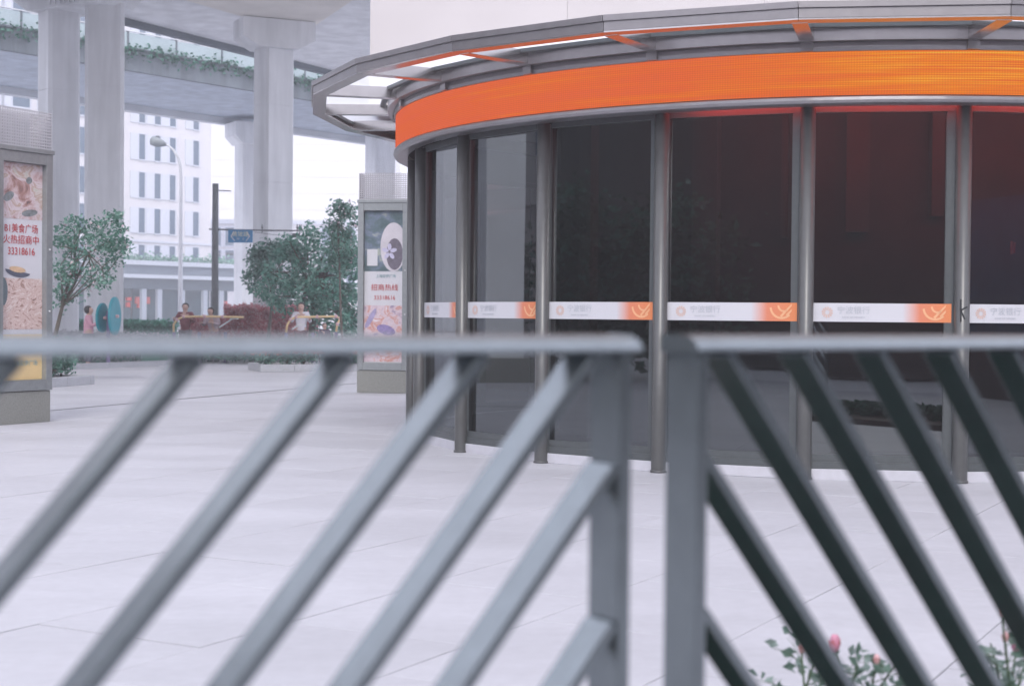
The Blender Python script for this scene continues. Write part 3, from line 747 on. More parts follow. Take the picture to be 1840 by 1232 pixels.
t0 = at(515, 560, 300); t0.z = 0
tw = thing('apartment_tower', 'very pale hazy apartment tower seen beyond the elevated roads', 'building', tuple(t0))
mb = MB(); mb.box(at(375, 500, 300).x, at(702, 500, 300).x, 300, 325, 0, 75); build('wall', mb, M_WHITEWALL, tw)
for i in range(15):
    z = 12 + i * 3.2
    mb = MB(); mb.box(at(380, 500, 300).x, at(690, 500, 300).x, 299.9, 299.99, z, z + 1.1); fl_ = build('balcony_band', mb, mat('pale_band', (.53, .515, .535), .8, var=.04), tw)
l0 = at(410, 570, 190); l0.z = 0
lw = thing('low_block', 'pale low rise block with small windows right of the white office block', 'building', tuple(l0))
zt = H + (562 - 398) * 190 / 2750
xa, xb = at(376, 500, 190).x, at(642, 500, 190).x
mb = MB(); mb.box(xa, xb, 190, 202, 0, zt); build('wall', mb, M_WHITEWALL, lw)
mb = MB(); mb.box(xa - .2, xb + .2, 189.7, 189.99, zt - .3, zt + .25); mb.box(xa, xb, 189.8, 189.99, zt - 4.2, zt - 3.9); build('cornice', mb, M_REVEAL, lw)
for px in (390, 413, 586, 606, 630):
    for py in (425, 466, 505):
        c = at(px, py, 190)
        mb = MB(); mb.box(c.x - .75, c.x + .75, 189.85, 189.99, c.z - 1.3, c.z + 1.3); w1 = build('window', mb, M_REVEAL, lw)
        mb = MB(); mb.box(c.x - .5, c.x + .5, 189.80, 189.849, c.z - 1.1, c.z + 1.1); build('pane', mb, M_WINDOW, w1)

# buildings on the near side of the square, mirrored in the pavilion glass
nb = thing('street_block', 'dark stone street block across the road behind the fence', 'building', (-5, -10, 0))
mb = MB(); mb.box(-34, 34, -22, -10, 0, 8); build('wall', mb, M_DARK, nb)
for i in range(14):
    x = -33 + i * 4.6
    mb = MB(); mb.box(x, x + .7, -10.3, -10.002, 0, 7.6); build('pilaster', mb, mat('dull_pilaster', (.12, .11, .11), .8, var=.2), nb)
    mb = MB(); mb.box(x + 1.5, x + 3.8, -10.2, -10.002, 4.4, 6.8); build('window', mb, M_WINDOW, nb)
ob2 = thing('corner_block', 'grey corner block with cornice standing left of the square', 'building', (-44, 4, 0))
mb = MB(); mb.box(-56, -44, -22, 13.5, 0, 15); build('wall', mb, M_DARK, ob2)
mb = MB(); mb.box(-56, -44, 13.51, 34, 0, 15); mb.box(-44, -43.4, 13.51, 34, 5.6, 6.3); mb.box(-44, -43.7, 13.51, 34, 4.0, 4.3); build('wing', mb, M_OLD, ob2)
for z in (7.6, 11):
    for y in (15, 18, 21, 24, 27, 30):
        mb = MB(); mb.box(-44.1, -43.9, y, y + 1.4, z, z + 2.2); build('window', mb, M_WINDOW, ob2)

c = Vector((-15.9, 19.02, 0)); e = Vector((.6, .8, 0)); nn = Vector((-.8, .6, 0))  # added out of view to give the glass a pale pillar reflection
py_ = thing('pylon', 'tall white pylon, unseen, added left of the square for its pale reflection', 'pylon', tuple(c))
mb = MB(); mb.obox(c, e, nn, -.42, .42, -.3, .3, .5, 10); build('shaft', mb, mat('reflected_pylon_white', (.82, .82, .84), .7, var=.05, scale=1), py_)
mb = MB(); mb.obox(c, e, nn, -.6, .6, -.45, .45, 0, .498); build('base', mb, M_BASE, py_)
sb = thing('fence_dark_block', 'unseen dark block added right of the square to darken the fence fronts', 'building', (14, -1, 0))
mb = MB(); mb.box(11.5, 19, -9, 8, 0, 6.5); build('wall', mb, M_DARK, sb)  # added out of view so the fence fronts reflect something dark
for i in range(4):
    mb = MB(); mb.box(11.35, 11.498, -8 + i * 4, -6 + i * 4, 1, 3.4); build('window', mb, M_WINDOW, sb)
# ------------------------------------------------------------------ advertising light boxes
def light_box(px, dist, edir, label, top_photo, low_photo, lines, extra):
    c = at(px, 640, dist); c.z = 0
    E = Vector(edir).normalized(); N = Vector((-E.y, E.x, 0))      # N points away from the viewer
    hw = .44
    lat = mat('lattice_paint', (.44, .43, .46), .5, var=.05)
    t = thing('advertising_light_box', label, 'advert stand', tuple(c), 'advertising light boxes on the plaza')
    mb = MB(); mb.obox(c, E, N, -hw - .005, hw - .01, .0, .36, 0, .385); build('base', mb, M_BASE, t, bevel=.008)
    mb = MB()
    mb.obox(c, E, N, -hw, -hw + .10, -.02, .36, .392, 3.25); mb.obox(c, E, N, hw - .10, hw, -.02, .36, .392, 3.25)
    mb.obox(c, E, N, -hw + .101, hw - .101, -.018, .358, .392, .52); mb.obox(c, E, N, -hw + .101, hw - .101, -.018, .358, 3.12, 3.25)
    mb.obox(c, E, N, -hw - .015, hw + .015, -.035, .37, 3.252, 3.305)
    mb.obox(c, E, N, -hw + .101, hw - .101, .06, .30, .521, 3.119)
    fr = build('frame', mb, M_SIGNALU, t, bevel=.004)
    mb = MB()
    for z in (1.35, 2.1): mb.ball(c + E * (hw - .05) - N * .022 + Vector((0, 0, z)), .012, .012, .012, 8, 5)
    build('bolt', mb, M_LAMP, fr)
    mb = MB()                                         # open lattice crown
    z0, z1 = 3.306, 3.76
    for q in (-.01, .34):
        for i in range(23):
            u = -hw + .02 + i * (2 * hw - .04) / 22; mb.obox(c, E, N, u - .006, u + .006, q, q + .008, z0, z1)
        for i in range(13):
            z = z0 + .01 + i * (z1 - z0 - .02) / 12; mb.obox(c, E, N, -hw + .02, hw - .02, q - .005, q - .0005, z - .006, z + .006)
    for u in (-hw + .01, hw - .03): mb.obox(c, E, N, u, u + .02, .0, .345, z0, z1 - .001)
    build('lattice_crown', mb, lat, t)
    def flat(nm, par, u0, u1, z0, z1, m_, lift):
        mb = MB(); P = lambda u, z: c + E * u + N * (.059 - lift) + Vector((0, 0, z))
        mb.poly([P(u0, z0), P(u1, z0), P(u1, z1), P(u0, z1)]); mb.uv = [(0, 0), (.5, 0), (.5, (z1 - z0)), (0, (z1 - z0))]
        return build(nm, mb, m_, par)
    po = flat('poster', t, -hw + .102, hw - .102, .523, 3.117, M_WHITE, .004)
    flat('photo', po, -hw + .102, hw - .102, top_photo[1], 3.116, top_photo[0], .007)
    flat('photo', po, -hw + .102, hw - .102, low_photo[1], low_photo[2], low_photo[0], .007)
    for txt, size, z, m_, u, sx in lines:
        me = text_mesh(txt, size, m_)
        put_text('lettering', me, po, c + E * u + N * .048 + Vector((0, 0, z)), E, 0, sx)
    extra(c, E, N, t, po, flat, hw)
    return t
def blob(mb, c, E, N, u, z, rx, rz, rot, lift, seg=16, a0=0, a1=2 * pi):
    pts = []
    for i in range(seg):
        a = a0 + (a1 - a0) * i / seg; x, y = rx * cos(a), rz * sin(a)
        pts.append(c + E * (u + x * cos(rot) - y * sin(rot)) + N * (.059 - lift) + Vector((0, 0, z + x * sin(rot) + y * cos(rot))))
    mb.poly(pts)
def extra1(c, E, N, t, po, flat, hw):
    yp = flat('yellow_panel', po, -hw + .102, hw - .102, .524, 1.07, M_YELLOWP, .007)
    put_text('lettering', text_mesh('上海宏伊广场', .075, M_TEALP), po, c + E * .05 + N * .048 + Vector((0, 0, .72)), E, 0, .95)
    put_text('lettering', text_mesh('33318616', .07, M_TEALP), po, c + E * .1 + N * .048 + Vector((0, 0, .86)), E, 0, .9)
    mb = MB(); blob(mb, c, E, N, -.05, 1.83, .20, .075, -.1, .010, a0=pi, a1=2 * pi + .01); build('mussel', mb, mat('mussel_print', (.09, .10, .14), .4, var=.2, scale=20), po)
    mb = MB(); blob(mb, c, E, N, -.06, 1.845, .13, .035, -.1, .012); build('mussel_meat', mb, mat('mussel_meat_print', (.60, .42, .27), .4, var=.15, scale=20), po)
    mb = MB(); blob(mb, c, E, N, -.28, 1.58, .07, .17, 0, .010); build('dark_bowl', mb, mat('bowl_print', (.13, .17, .19), .4, var=.2, scale=9), po)
    for a_ in ((.12, 2.92, .05, .042, .3, .010), (-.2, 2.71, .09, .05, .5, .0105), (.13, 2.53, .13, .04, .15, .011)):
        mb = MB(); blob(mb, c, E, N, *a_); build('olive', mb, mat('olive_print', (.20, .22, .23), .4, var=.45, scale=22), po)
def extra2(c, E, N, t, po, flat, hw):
    mb = MB(); blob(mb, c, E, N, .17, 2.50, .23, .42, 0, .010, 24); build('hat', mb, mat('pale_fur_print', (.60, .57, .62), .6, var=.1, scale=6), po)
    mb = MB(); blob(mb, c, E, N, .19, 2.38, .145, .27, 0, .012, 24); build('hair', mb, mat('dark_hair_print', (.15, .13, .17), .6, var=.3, scale=14), po)
    mb = MB()
    for i in range(5):
        a = i * 2 * pi / 5 + .3; blob(mb, c, E, N, .10 + .075 * cos(a), 2.42 + .085 * sin(a), .06, .035, a, .014 + .0003 * i, 12)
    build('blossom', mb, mat('blossom_print', (.52, .50, .66), .6, var=.1, scale=20), po)
    mb = MB(); blob(mb, c, E, N, -.2, 2.32, .13, .20, 0, .0085, 4, pi / 4, 2 * pi + pi / 4); build('card', mb, M_WHITE, po)
    mb = MB(); blob(mb, c, E, N, .05, 1.08, .17, .085, -.3, .010); build('crab', mb, mat('crab_print', (.25, .20, .40), .4, var=.4, scale=16), po)
    mb = MB(); blob(mb, c, E, N, -.22, 1.28, .045, .19, -.5, .0105); build('knife', mb, mat('knife_print', (.34, .30, .48), .4, var=.2, scale=10), po)
    mb = MB(); mb.obox(c, E, N, hw + .0005, hw + .006, .02, .34, 1.6, 3.24); build('side_reflection', mb, mat('orange_reflection', (.62, .16, .09), .4, var=.1), t)  # orange light reflected on the box side, painted as a coloured strip
ec = Vector((.48, .877, 0))
light_box(43, 18.35, ec, 'tall advertising light box at far left with noodle poster and yellow foot', (M_FOOD1, 2.45), (M_FOOD2, 1.13, 1.74),
          [('B1美食广场', .115, 2.33, M_RED, 0, .92), ('火热招商中', .115, 2.195, M_RED, 0, 1.0), ('33318616', .125, 2.06, M_RED, 0, .86)], extra1)
light_box(687, 26.2, (.99, -.14, 0), 'advertising light box beside the pavilion with flower and seafood poster', (M_FOOD3, 2.085), (M_FOOD4, .535, 1.5),
          [('上海宏伊广场', .062, 2.0, M_TEALP, .04, .95), ('招商热线', .12, 1.80, M_RED, .02, 1.0), ('33318616', .105, 1.63, M_RED, .02, .9)], extra2)

# ------------------------------------------------------------------ planting
def leaf_cloud(mb, n_, ctrs, L, w, rng, ncur=3, spread=.16, shape=None):
    cl = []
    for (c, r, k_) in ctrs:
        for _ in range(k_):
            while True:
                p = Vector((rng.uniform(-1, 1), rng.uniform(-1, 1), rng.uniform(-1, 1)))
                if p.length < 1: break
            cl.append((Vector(c) + Vector((p.x * r[0], p.y * r[1], p.z * r[2])), rng.random()))
    for i in range(n_):
        c, t_ = rng.choice(cl)
        p = c + Vector((rng.gauss(0, spread), rng.gauss(0, spread), rng.gauss(0, spread * .8)))
        x = rng.random() * .5 + t_ * .5
        mb.cur = 0 if x < .30 else (1 if x < .60 else 2)
        if ncur == 4 and rng.random() < .035: mb.cur = 3
        s_ = rng.uniform(.7, 1.25); mb.leaf(p, L * s_, w * s_, rng)
    return cl
def limbs(mb, base, trunk, cl, rng, r0, nl):
    pts = [Vector(p) for p in trunk]; k_ = len(pts)
    mb.tube(pts, [r0 * (1 - .65 * i / (k_ - 1)) for i in range(k_)], 8)
    for i in range(nl):
        tgt = rng.choice(cl)[0]; st = pts[rng.randrange(k_ // 2, k_)]
        mid = st.lerp(tgt, .5) + Vector((rng.gauss(0, .08), rng.gauss(0, .08), .1 * (tgt - st).length * .6))
        mb.tube([st, mid, tgt], [r0 * .32, r0 * .2, r0 * .07], 5, caps=False)
L_PK = mat('pale_blossom', (.62, .48, .52), .6, var=.1)
def tree(name, label, cat, base, trunk, ctrs, nleaf, L, w, seed, r0=.05, nl=18, spread=.16, mats=None, group=None, blossoms=False):
    rng = random.Random(seed)
    t = thing(name, label, cat, tuple(base), group)
    mb = MB(); cl = leaf_cloud(mb, nleaf, ctrs, L, w, rng, 4 if blossoms else 3, spread)
    build('crown', mb, (mats or [L_DK, L_MD, L_LT]) + ([L_PK] if blossoms else []), t)
    mb = MB(); limbs(mb, base, trunk, cl, rng, r0, nl); build('trunk', mb, M_BARK, t)
    return t
Y = 29.0
b = at(96, 560, Y); b.z = 0
tree('blossom_tree', 'airy young tree with pale blossom behind the far left light box', 'tree', b, [b, at(100, 600, Y), at(112, 550, Y), at(136, 505, Y + .2), at(158, 455, Y)],
     [(at(160, 470, Y), (.55, .6, .65), 34), (at(190, 425, Y), (.35, .4, .35), 16), (at(135, 420, Y), (.25, .4, .45), 12), (at(112, 480, Y), (.2, .5, .9), 22), (at(215, 440, Y), (.25, .3, .18), 7), (at(203, 395, Y), (.12, .2, .16), 5), (at(150, 395, Y), (.2, .2, .2), 5)],
     2700, .085, .045, 3, .05, 26, .085, [leafmat('sea_green_leaf', (.06, .17, .125)), L_MD, L_LT], blossoms=True)
Y = 43.0
b = at(560, 560, Y); b.z = 0
tree('broadleaf_tree', 'large dense broadleaf tree between the sign pole and the light box', 'tree', b, [b, at(560, 600, Y), at(565, 540, Y), at(570, 500, Y)],
     [(at(560, 525, Y), (1.2, 1.2, .8), 70), (at(600, 560, Y), (.9, 1.0, .8), 56), (at(585, 470, Y), (.8, .8, .5), 30), (at(520, 485, Y), (.7, .8, .5), 26), (at(535, 445, Y), (.45, .5, .35), 12), (at(622, 470, Y), (.55, .7, 1.0), 34), (at(488, 530, Y), (.45, .6, .45), 14), (at(640, 590, Y), (.5, .6, .6), 20), (at(565, 425, Y), (.35, .4, .3), 7), (at(605, 425, Y), (.4, .4, .5), 9)],
     7800, .135, .075, 5, .13, 50, .115, mats=[leafmat('bush_leaf_a', (.06, .19, .145)), leafmat('bush_leaf_b', (.12, .32, .24)), leafmat('bush_leaf_c', (.27, .48, .39))])
Y = 40.0
b = at(618, 560, Y); b.z = 0
tree('slender_tree', 'slender young tree rising above the dense tree beside the light box', 'tree', b, [b, at(612, 560, Y), at(610, 470, Y), at(606, 400, Y)],
     [(at(612, 375, Y), (.32, .3, .22), 16), (at(600, 420, Y), (.22, .3, .4), 14), (at(628, 440, Y), (.3, .3, .4), 16), (at(605, 470, Y), (.35, .3, .4), 14), (at(634, 392, Y), (.12, .2, .3), 6)],
     1900, .10, .055, 8, .04, 22, .09, blossoms=True)
Y = 46
b = at(478, 560, Y); b.z = 0
tree('leaning_tree', 'loose light green tree reaching left toward the blue street sign', 'tree', b, [b, at(485, 580, Y), at(490, 530, Y), at(505, 490, Y)],
     [(at(480, 470, Y), (.5, .6, .4), 22), (at(462, 455, Y), (.25, .4, .2), 8), (at(505, 450, Y), (.5, .5, .35), 16), (at(468, 500, Y), (.4, .5, .4), 14), (at(455, 490, Y), (.15, .3, .12), 4)],
     2200, .13, .07, 11, .06, 20, .11)
for i, (x, y) in enumerate(((-12.5, -3.0), (-14.5, 2.5), (-17.5, 8.0), (-34.5, 24.6))):  # first three are added out of view to darken the fence posts
    b = Vector((x, y, 0)); rng_ = random.Random(60 + i)
    tree('out_of_view_tree', ('nearest of three unseen dark trees added to darken the fence posts', 'middle of three unseen dark trees added to darken the fence posts', 'third of three unseen dark trees added to darken the fence posts', 'dark tree before the grey corner block with cornice')[i], 'tree', b, [b, b + Vector((0, 0, 1.2)), b + Vector((.1, 0, 2.4))],
         [(b + Vector((0, 0, 2.6)), (2.3, 2.3, 1.7), 60), (b + Vector((0, .3, 1.2)), (1.9, 1.9, 1.0), 30)], 4200, .26, .15, 60 + i, .13, 20, .3, [leafmat('street_leaf_a', (.03, .05, .04)), leafmat('street_leaf_b', (.04, .07, .05)), L_DK], 'street trees left of the square')
def hedge(name, label, p, q, depth, h, n_, L, w, mats, seed, z0=0.0, base_off=0.0, cat='hedge', top_light=False, gap=0.0):
    rng = random.Random(seed)
    p = Vector((p.x, p.y, 0)); q = Vector((q.x, q.y, 0)); d = q - p; ln = d.length; d.normalize(); nn = Vector((-d.y, d.x, 0))
    c = (p + q) / 2
    t = thing(name, label, cat, (c.x, c.y, z0))
    mb = MB()
    if not gap:
        mb.cur = 0; mb.obox(p, d, nn, .05, ln - .05, .08, depth - .08, z0 + .02, z0 + h - .12)
    for i in range(n_):
        u = rng.uniform(0, ln); face = rng.random()
        hh = h * (1 + .10 * noise.noise(Vector((u * .9, seed, 0))) + .05 * noise.noise(Vector((u * 4, seed, 5))))
        if gap: z = rng.uniform(0, hh); v = rng.uniform(0, depth)
        elif face < .55: z = rng.uniform(0, hh); v = abs(rng.gauss(0, .06))
        else: z = hh + rng.gauss(-.03, .05); v = rng.uniform(0, depth)
        x = rng.random(); k_ = 0 if x < .4 else (1 if x < .75 else 2)
        if top_light and z > hh * .82: k_ = 2
        mb.cur = k_; mb.leaf(p + d * u + nn * v + Vector((0, 0, z0 + max(z, .02))), L * rng.uniform(.7, 1.3), w * rng.uniform(.7, 1.3), rng)
    build('foliage', mb, mats, t)
    return t
L_PALE = leafmat('grey_green_leaf', (.40, .40, .42))
hedge('clipped_hedge', 'low clipped hedge with greyish tops behind the woman in pink', atg(60, 650) * 1.0, at(252, 640, 38.5), 1.1, .74, 5600, .085, .05, [L_MD, leafmat('silver_leaf', (.26, .30, .30)), L_PALE], 21, top_light=True)
hedge('lawn_hedge', 'long dark green hedge in front of the shopfront arcade', at(60, 600, 50), at(322, 600, 54), 2.0, 1.0, 5200, .14, .07, [leafmat('lawn_leaf_a', (.05, .17, .12)), leafmat('lawn_leaf_b', (.07, .24, .165)), leafmat('lawn_leaf_c', (.11, .31, .22))], 22)
R1, R2, R3 = leafmat('flare_leaf_a', (.52, .18, .20)), leafmat('flare_leaf_b', (.60, .30, .32)), leafmat('flare_leaf_c', (.66, .44, .46))  # leaf colours imitate a red lens flare; the hedge is added for it
hedge('flare_hedge', 'tall wine red hedge standing in for the lens flare behind the exercise machines', at(402, 600, 47), at(575, 600, 47.5), 1.2, 1.52, 8000, .11, .06, [R1, R2, R3], 23)
hedge('flare_hedge', 'shorter wine red hedge standing in for the lens flare behind the man in the maroon jacket', at(322, 600, 48), at(402, 600, 47.2), 1.0, 1.12, 3600, .11, .06, [R1, R2, R3], 24)
ORD = ['first', 'second', 'third', 'fourth', 'fifth', 'sixth', 'seventh', 'eighth', 'ninth']
def planter(label, pts, kerb_h, plants_label, rng_seed, plant_h, n_, mats, flowers=None, name='planter'):
    p, q = pts; p = Vector((p.x, p.y, 0)); q = Vector((q.x, q.y, 0)); d = q - p; ln = d.length; d.normalize(); nn = Vector((-d.y, d.x, 0)); c = (p + q) / 2
    t = thing('planter', label, 'planter', (c.x, c.y, 0))
    w_ = 1.3; k_ = 0; u = 0
    while u < ln - .05:
        u2 = min(u + .8, ln); mb = MB(); mb.obox(p, d, nn, u + .003, u2 - .003, 0, .12, 0, kerb_h); build('kerb_stone', mb, M_KERB, t, bevel=.008); u = u2
    mb = MB(); mb.obox(p, d, nn, 0, .12, .123, w_, 0, kerb_h); mb.obox(p, d, nn, ln - .12, ln, .123, w_, 0, kerb_h); mb.obox(p, d, nn, 0, ln, w_ + .003, w_ + .12, 0, kerb_h); build('kerb', mb, M_KERB, t)
    mb = MB(); mb.obox(p, d, nn, .12, ln - .12, .123, w_, 0, kerb_h - .03); build('soil', mb, mat('soil', (.07, .055, .045), .95, var=.3, scale=20), t)
    rng = random.Random(rng_seed); k_ = max(3, int(ln / .42))
    for i in range(k_):
        b = p + d * (ln * (i + .5) / k_ + rng.uniform(-.06, .06)) + nn * rng.uniform(.3, .6)
        s = thing('shrub', ORD[i] + ' ' + plants_label, 'shrub', (b.x, b.y, kerb_h), plants_label)
        mb = MB(); h = plant_h * rng.uniform(.8, 1.1)
        leaf_cloud(mb, n_, [(b + Vector((0, 0, kerb_h + h * .55)), (.22, .25, h * .42), 16)], .095, .048, rng, 3, .07)
        if flowers:
            mb.cur = 3
            for _ in range(int(n_ * .5)): mb.leaf(b + Vector((rng.gauss(0, .18), rng.gauss(0, .18), kerb_h + h * rng.uniform(.75, 1.1))), .07, .05, rng)
        build('foliage', mb, mats + ([flowers] if flowers else []), s)
        mb = MB()
        for j in range(4):
            a = rng.uniform(0, 6.28); mb.tube([b + Vector((0, 0, kerb_h - .03)), b + Vector((.06 * cos(a), .06 * sin(a), kerb_h + h * .3)), b + Vector((.16 * cos(a), .16 * sin(a), kerb_h + h * .8))], [.012, .009, .004], 5)
        build('stem', mb, M_BARK, s)
    return t
planter('granite planter with small glossy shrubs beside the far left light box', (atg(30, 701), atg(170, 690)), .17, 'glossy shrub from the left in the planter beside the far left light box', 31, .66, 900, [leafmat('glossy_leaf', (.04, .12, .085)), L_MD, L_LT])
planter('granite planter with red and orange bedding plants under the dense tree', (atg(468, 668), atg(668, 667)), .17, 'orange red bedding shrub from the left in the planter under the dense tree', 32, .34, 320, [L_DK, L_MD, L_LT], leafmat('orange_leaf', (.42, .14, .07)))
pk = atg(165, 662); qk = atg(312, 656)
d = (qk - pk).normalized(); nn = Vector((-d.y, d.x, 0)); ln = (qk - pk).length
kb = MB(); u = 0
kt = thing('kerb', 'pale granite kerb below the clipped hedge', 'kerb', tuple((pk + qk) / 2))
while u < ln + 2.2:
    mb = MB(); mb.obox(pk - d * 1.2, d, nn, u + .003, u + .897, 0, .15, 0, .13); build('kerb_stone', mb, M_KERB, kt); u += .9
mb = MB(); mb.poly([(-45, 39.2, -.0185), (30, 39.2, -.0185), (30, 47, -.0185), (-45, 47, -.0185)])
# grass strip beyond the paving
mb = MB(); rng = random.Random(5)
for i in range(3500):
    x = rng.uniform(-9.6, -6.2); y = rng.uniform(40.2, 46); mb.cur = rng.randrange(2)
    mb.leaf((x, y, .12 + rng.uniform(0, .25)), .3, .05, rng)
build('grass', mb, [leafmat('green_leaf_b', (.03, .10, .065)), L_MD], kind='stuff')

# planting bed along the fence, with the roses in it
mb = MB(); mb.obox(F0, FE, FN, -4.5, 6, .3, 1.75, -.03, .07)
bed = build('planting_bed', mb, mat('soil', (.07, .055, .045), .95, var=.3, scale=20), kind='structure')
mb = MB(); rng = random.Random(77)
for i in range(9000):
    s_ = rng.uniform(-4.4, 5.9); q_ = rng.uniform(.32, 1.25); mb.cur = rng.randrange(3)
    p_ = fpt(s_, q_, .08 + rng.uniform(0, .14)); mb.leaf(p_, .10, .05, rng)
build('ground_cover', mb, [leafmat('green_leaf_a', (.02, .075, .05)), L_DK, leafmat('green_leaf_b', (.03, .10, .065))], kind='stuff')
M_STEM = mat('rose_stem', (.07, .11, .06), .6); L_R1 = leafmat('rose_leaf', (.15, .24, .19)); L_R2 = leafmat('rose_leaf_pale', (.30, .39, .35))
M_PETAL = mat('pink_petal', (.56, .24, .34), .5, var=.25, scale=40); M_PETAL2 = mat('pale_pink_petal', (.64, .38, .40), .5, var=.2, scale=40); M_SEPAL = mat('red_bud', (.50, .12, .10), .5, var=.2)
def rose(label, pix, Y, seed, spread):
    rng = random.Random(seed)
    tops = [at(px, py, Y + rng.uniform(-.15, .15)) for px, py, _ in pix]
    c = sum(tops, Vector()) / len(tops); base = Vector((c.x, c.y, 0))
    t = thing('rose_bush', label, 'rose bush', tuple(base), 'rose bushes beyond the fence')
    sm = MB(); lm = MB()
    for (px, py, kd), tp in zip(pix, tops):
        b0_ = base + Vector((rng.uniform(-.06, .06), rng.uniform(-.06, .06), 0))
        mid = b0_.lerp(tp, .55) + Vector((rng.gauss(0, .03), rng.gauss(0, .03), 0))
        sm.tube([b0_, mid, tp], [.006, .0045, .0028], 6)
        pts = [b0_.lerp(mid, x) for x in (.4, .7, 1.0)] + [mid.lerp(tp, x) for x in (.2, .4, .6, .8)]
        for p in pts:
            for s_ in range(1 + (rng.random() < .35)):
                a = rng.uniform(0, 6.28); out = Vector((cos(a), sin(a), rng.uniform(.1, .7))).normalized(); ln = rng.uniform(.08, .13)
                sm.tube([p, p + out * ln * .6, p + out * ln + Vector((0, 0, -.015))], [.0018, .0014, .001], 4)
                for k_ in (.4, .65, .9, 1.1):
                    lm.cur = rng.randrange(2)
                    side = out.cross(Vector((0, 0, 1))).normalized() * (.02 if k_ < 1 else 0) * (1 if rng.random() < .5 else -1)
                    lm.leaf(p + out * ln * k_ + side, .045 * rng.uniform(.8, 1.2), .026, rng)
        bm = MB()
        if kd:
            r = .009 if kd == 1 else .0155
            for i in range(5):
                a = i * 2 * pi / 5; bm.ball(tp + Vector((cos(a) * r * .32, sin(a) * r * .32, r * 1.1)), r * .72, r * .72, r * 1.75, 8, 6)
            build('bud', bm, M_PETAL if kd == 2 else M_PETAL2, t, smooth=True)
            bs = MB()
            for i in range(5):
                a = i * 2 * pi / 5 + .4; bs.add([tp + Vector((cos(a) * r * .3, sin(a) * r * .3, 0)), tp + Vector((cos(a - .5) * r * 1.1, sin(a - .5) * r * 1.1, r * .9)), tp + Vector((cos(a) * r * 1.25, sin(a) * r * 1.25, r * 2.0)), tp + Vector((cos(a + .5) * r * 1.1, sin(a + .5) * r * 1.1, r * .9))], [(0, 1, 2, 3)])
            build('sepal', bs, M_SEPAL, t)
    build('stem', sm, M_STEM, t); build('foliage', lm, [L_R1, L_R2], t)
rose('rose bush left of the three, with small pale buds', [(1440, 1170, 1), (1460, 1195, 0), (1425, 1235, 0)], 4.6, 41, .2)
rose('rose bush in the middle of the three, showing a magenta bud', [(1500, 1165, 2), (1540, 1195, 0), (1575, 1190, 1), (1612, 1188, 1), (1560, 1225, 0)], 4.5, 42, .2)
rose('rose bush right of the three, with large pink bud', [(1800, 1105, 1), (1826, 1165, 2), (1806, 1150, 1), (1780, 1155, 0), (1750, 1225, 1), (1838, 1200, 0)], 4.4, 43, .2)

# ------------------------------------------------------------------ street furniture
Y = 44.5
c = at(386, 560, Y); c.z = 0
pole = thing('sign_pole', 'dark utility pole carrying the arm with the blue street name board', 'pole', tuple(c))
zt = at(386, 330, Y).z; za = at(386, 412, Y).z
mb = MB(); mb.tube([(c.x, c.y, 0), (c.x, c.y, zt * .5), (c.x, c.y, zt)], [.105, .098, .088], 14); build('pole_shaft', mb, M_POLE, pole)
mb = MB(); xe = at(541, 414, Y).x; mb.tube([(c.x - .18, c.y, za), (c.x + 1.4, c.y, za - .015), (xe, c.y, za - .02)], .022, 8); build('arm', mb, M_POLE, pole)
for px in (471, 534, 538, 541):
    x = at(px, 412, Y).x; mb = MB(); mb.tube([(x, c.y, za - .09), (x, c.y, za + .16)], .016, 6); mb.ball((x, c.y, za + .07), .035, .035, .03, 8, 4); build('insulator', mb, M_POLE, pole)
mb = MB(); mb.tube([(at(457, 415, Y).x, c.y, za - .07), (at(500, 418, Y).x, c.y, za - .16), (at(540, 416, Y).x, c.y, za - .09)], .007, 5); build('wire', mb, M_POLE, pole)
mb = MB(); mb.tube([(c.x, c.y, at(386, 342, Y).z), (c.x + .45, c.y, at(386, 343, Y).z)], .018, 6); build('stub_arm', mb, M_POLE, pole)
xs0, xs1 = at(411, 420, Y).x, at(455, 420, Y).x; zs0, zs1 = at(430, 436, Y).z, at(430, 413.5, Y).z
bs = thing('street_sign', 'blue street name board with white arrows hanging from the pole arm', 'street sign', ((xs0 + xs1) / 2, Y - .06, zs0))
mb = MB(); mb.box(xs0, xs1, Y - .10, Y - .06, zs0, zs1); build('board', mb, M_BLUE, bs, bevel=.01)
xm, zm = (xs0 + xs1) / 2, (zs0 + zs1) / 2; hw, hh = (xs1 - xs0) / 2, (zs1 - zs0) / 2
mb = MB(); yy = Y - .104
for s_ in (-1, 1):
    tip = (xm + s_ * hw * .80, zm); a1 = (xm + s_ * hw * .55, zm + hh * .75); a2 = (xm + s_ * hw * .50, zm - hh * .75)
    w_ = .026 * s_; mb = MB()
    out = [a1, tip, a2, (a2[0] - w_, a2[1]), (tip[0] - w_ * 1.3, tip[1]), (a1[0] - w_, a1[1])]
    mb.add([(x, yy, z) for x, z in out], [(0, 1, 4, 5), (1, 2, 3, 4)])
    build('arrow', mb, M_WHITE, bs)
put_text('lettering', text_mesh('黄陂路', .165, mat('yellow_white_print', (.62, .62, .48), .5)), bs, (xm, Y - .104, zm + hh * .28), (1, 0, 0))
put_text('lettering', text_mesh('W    E', .08, M_WHITE), bs, (xm, Y - .104, zm - hh * .42), (1, 0, 0))

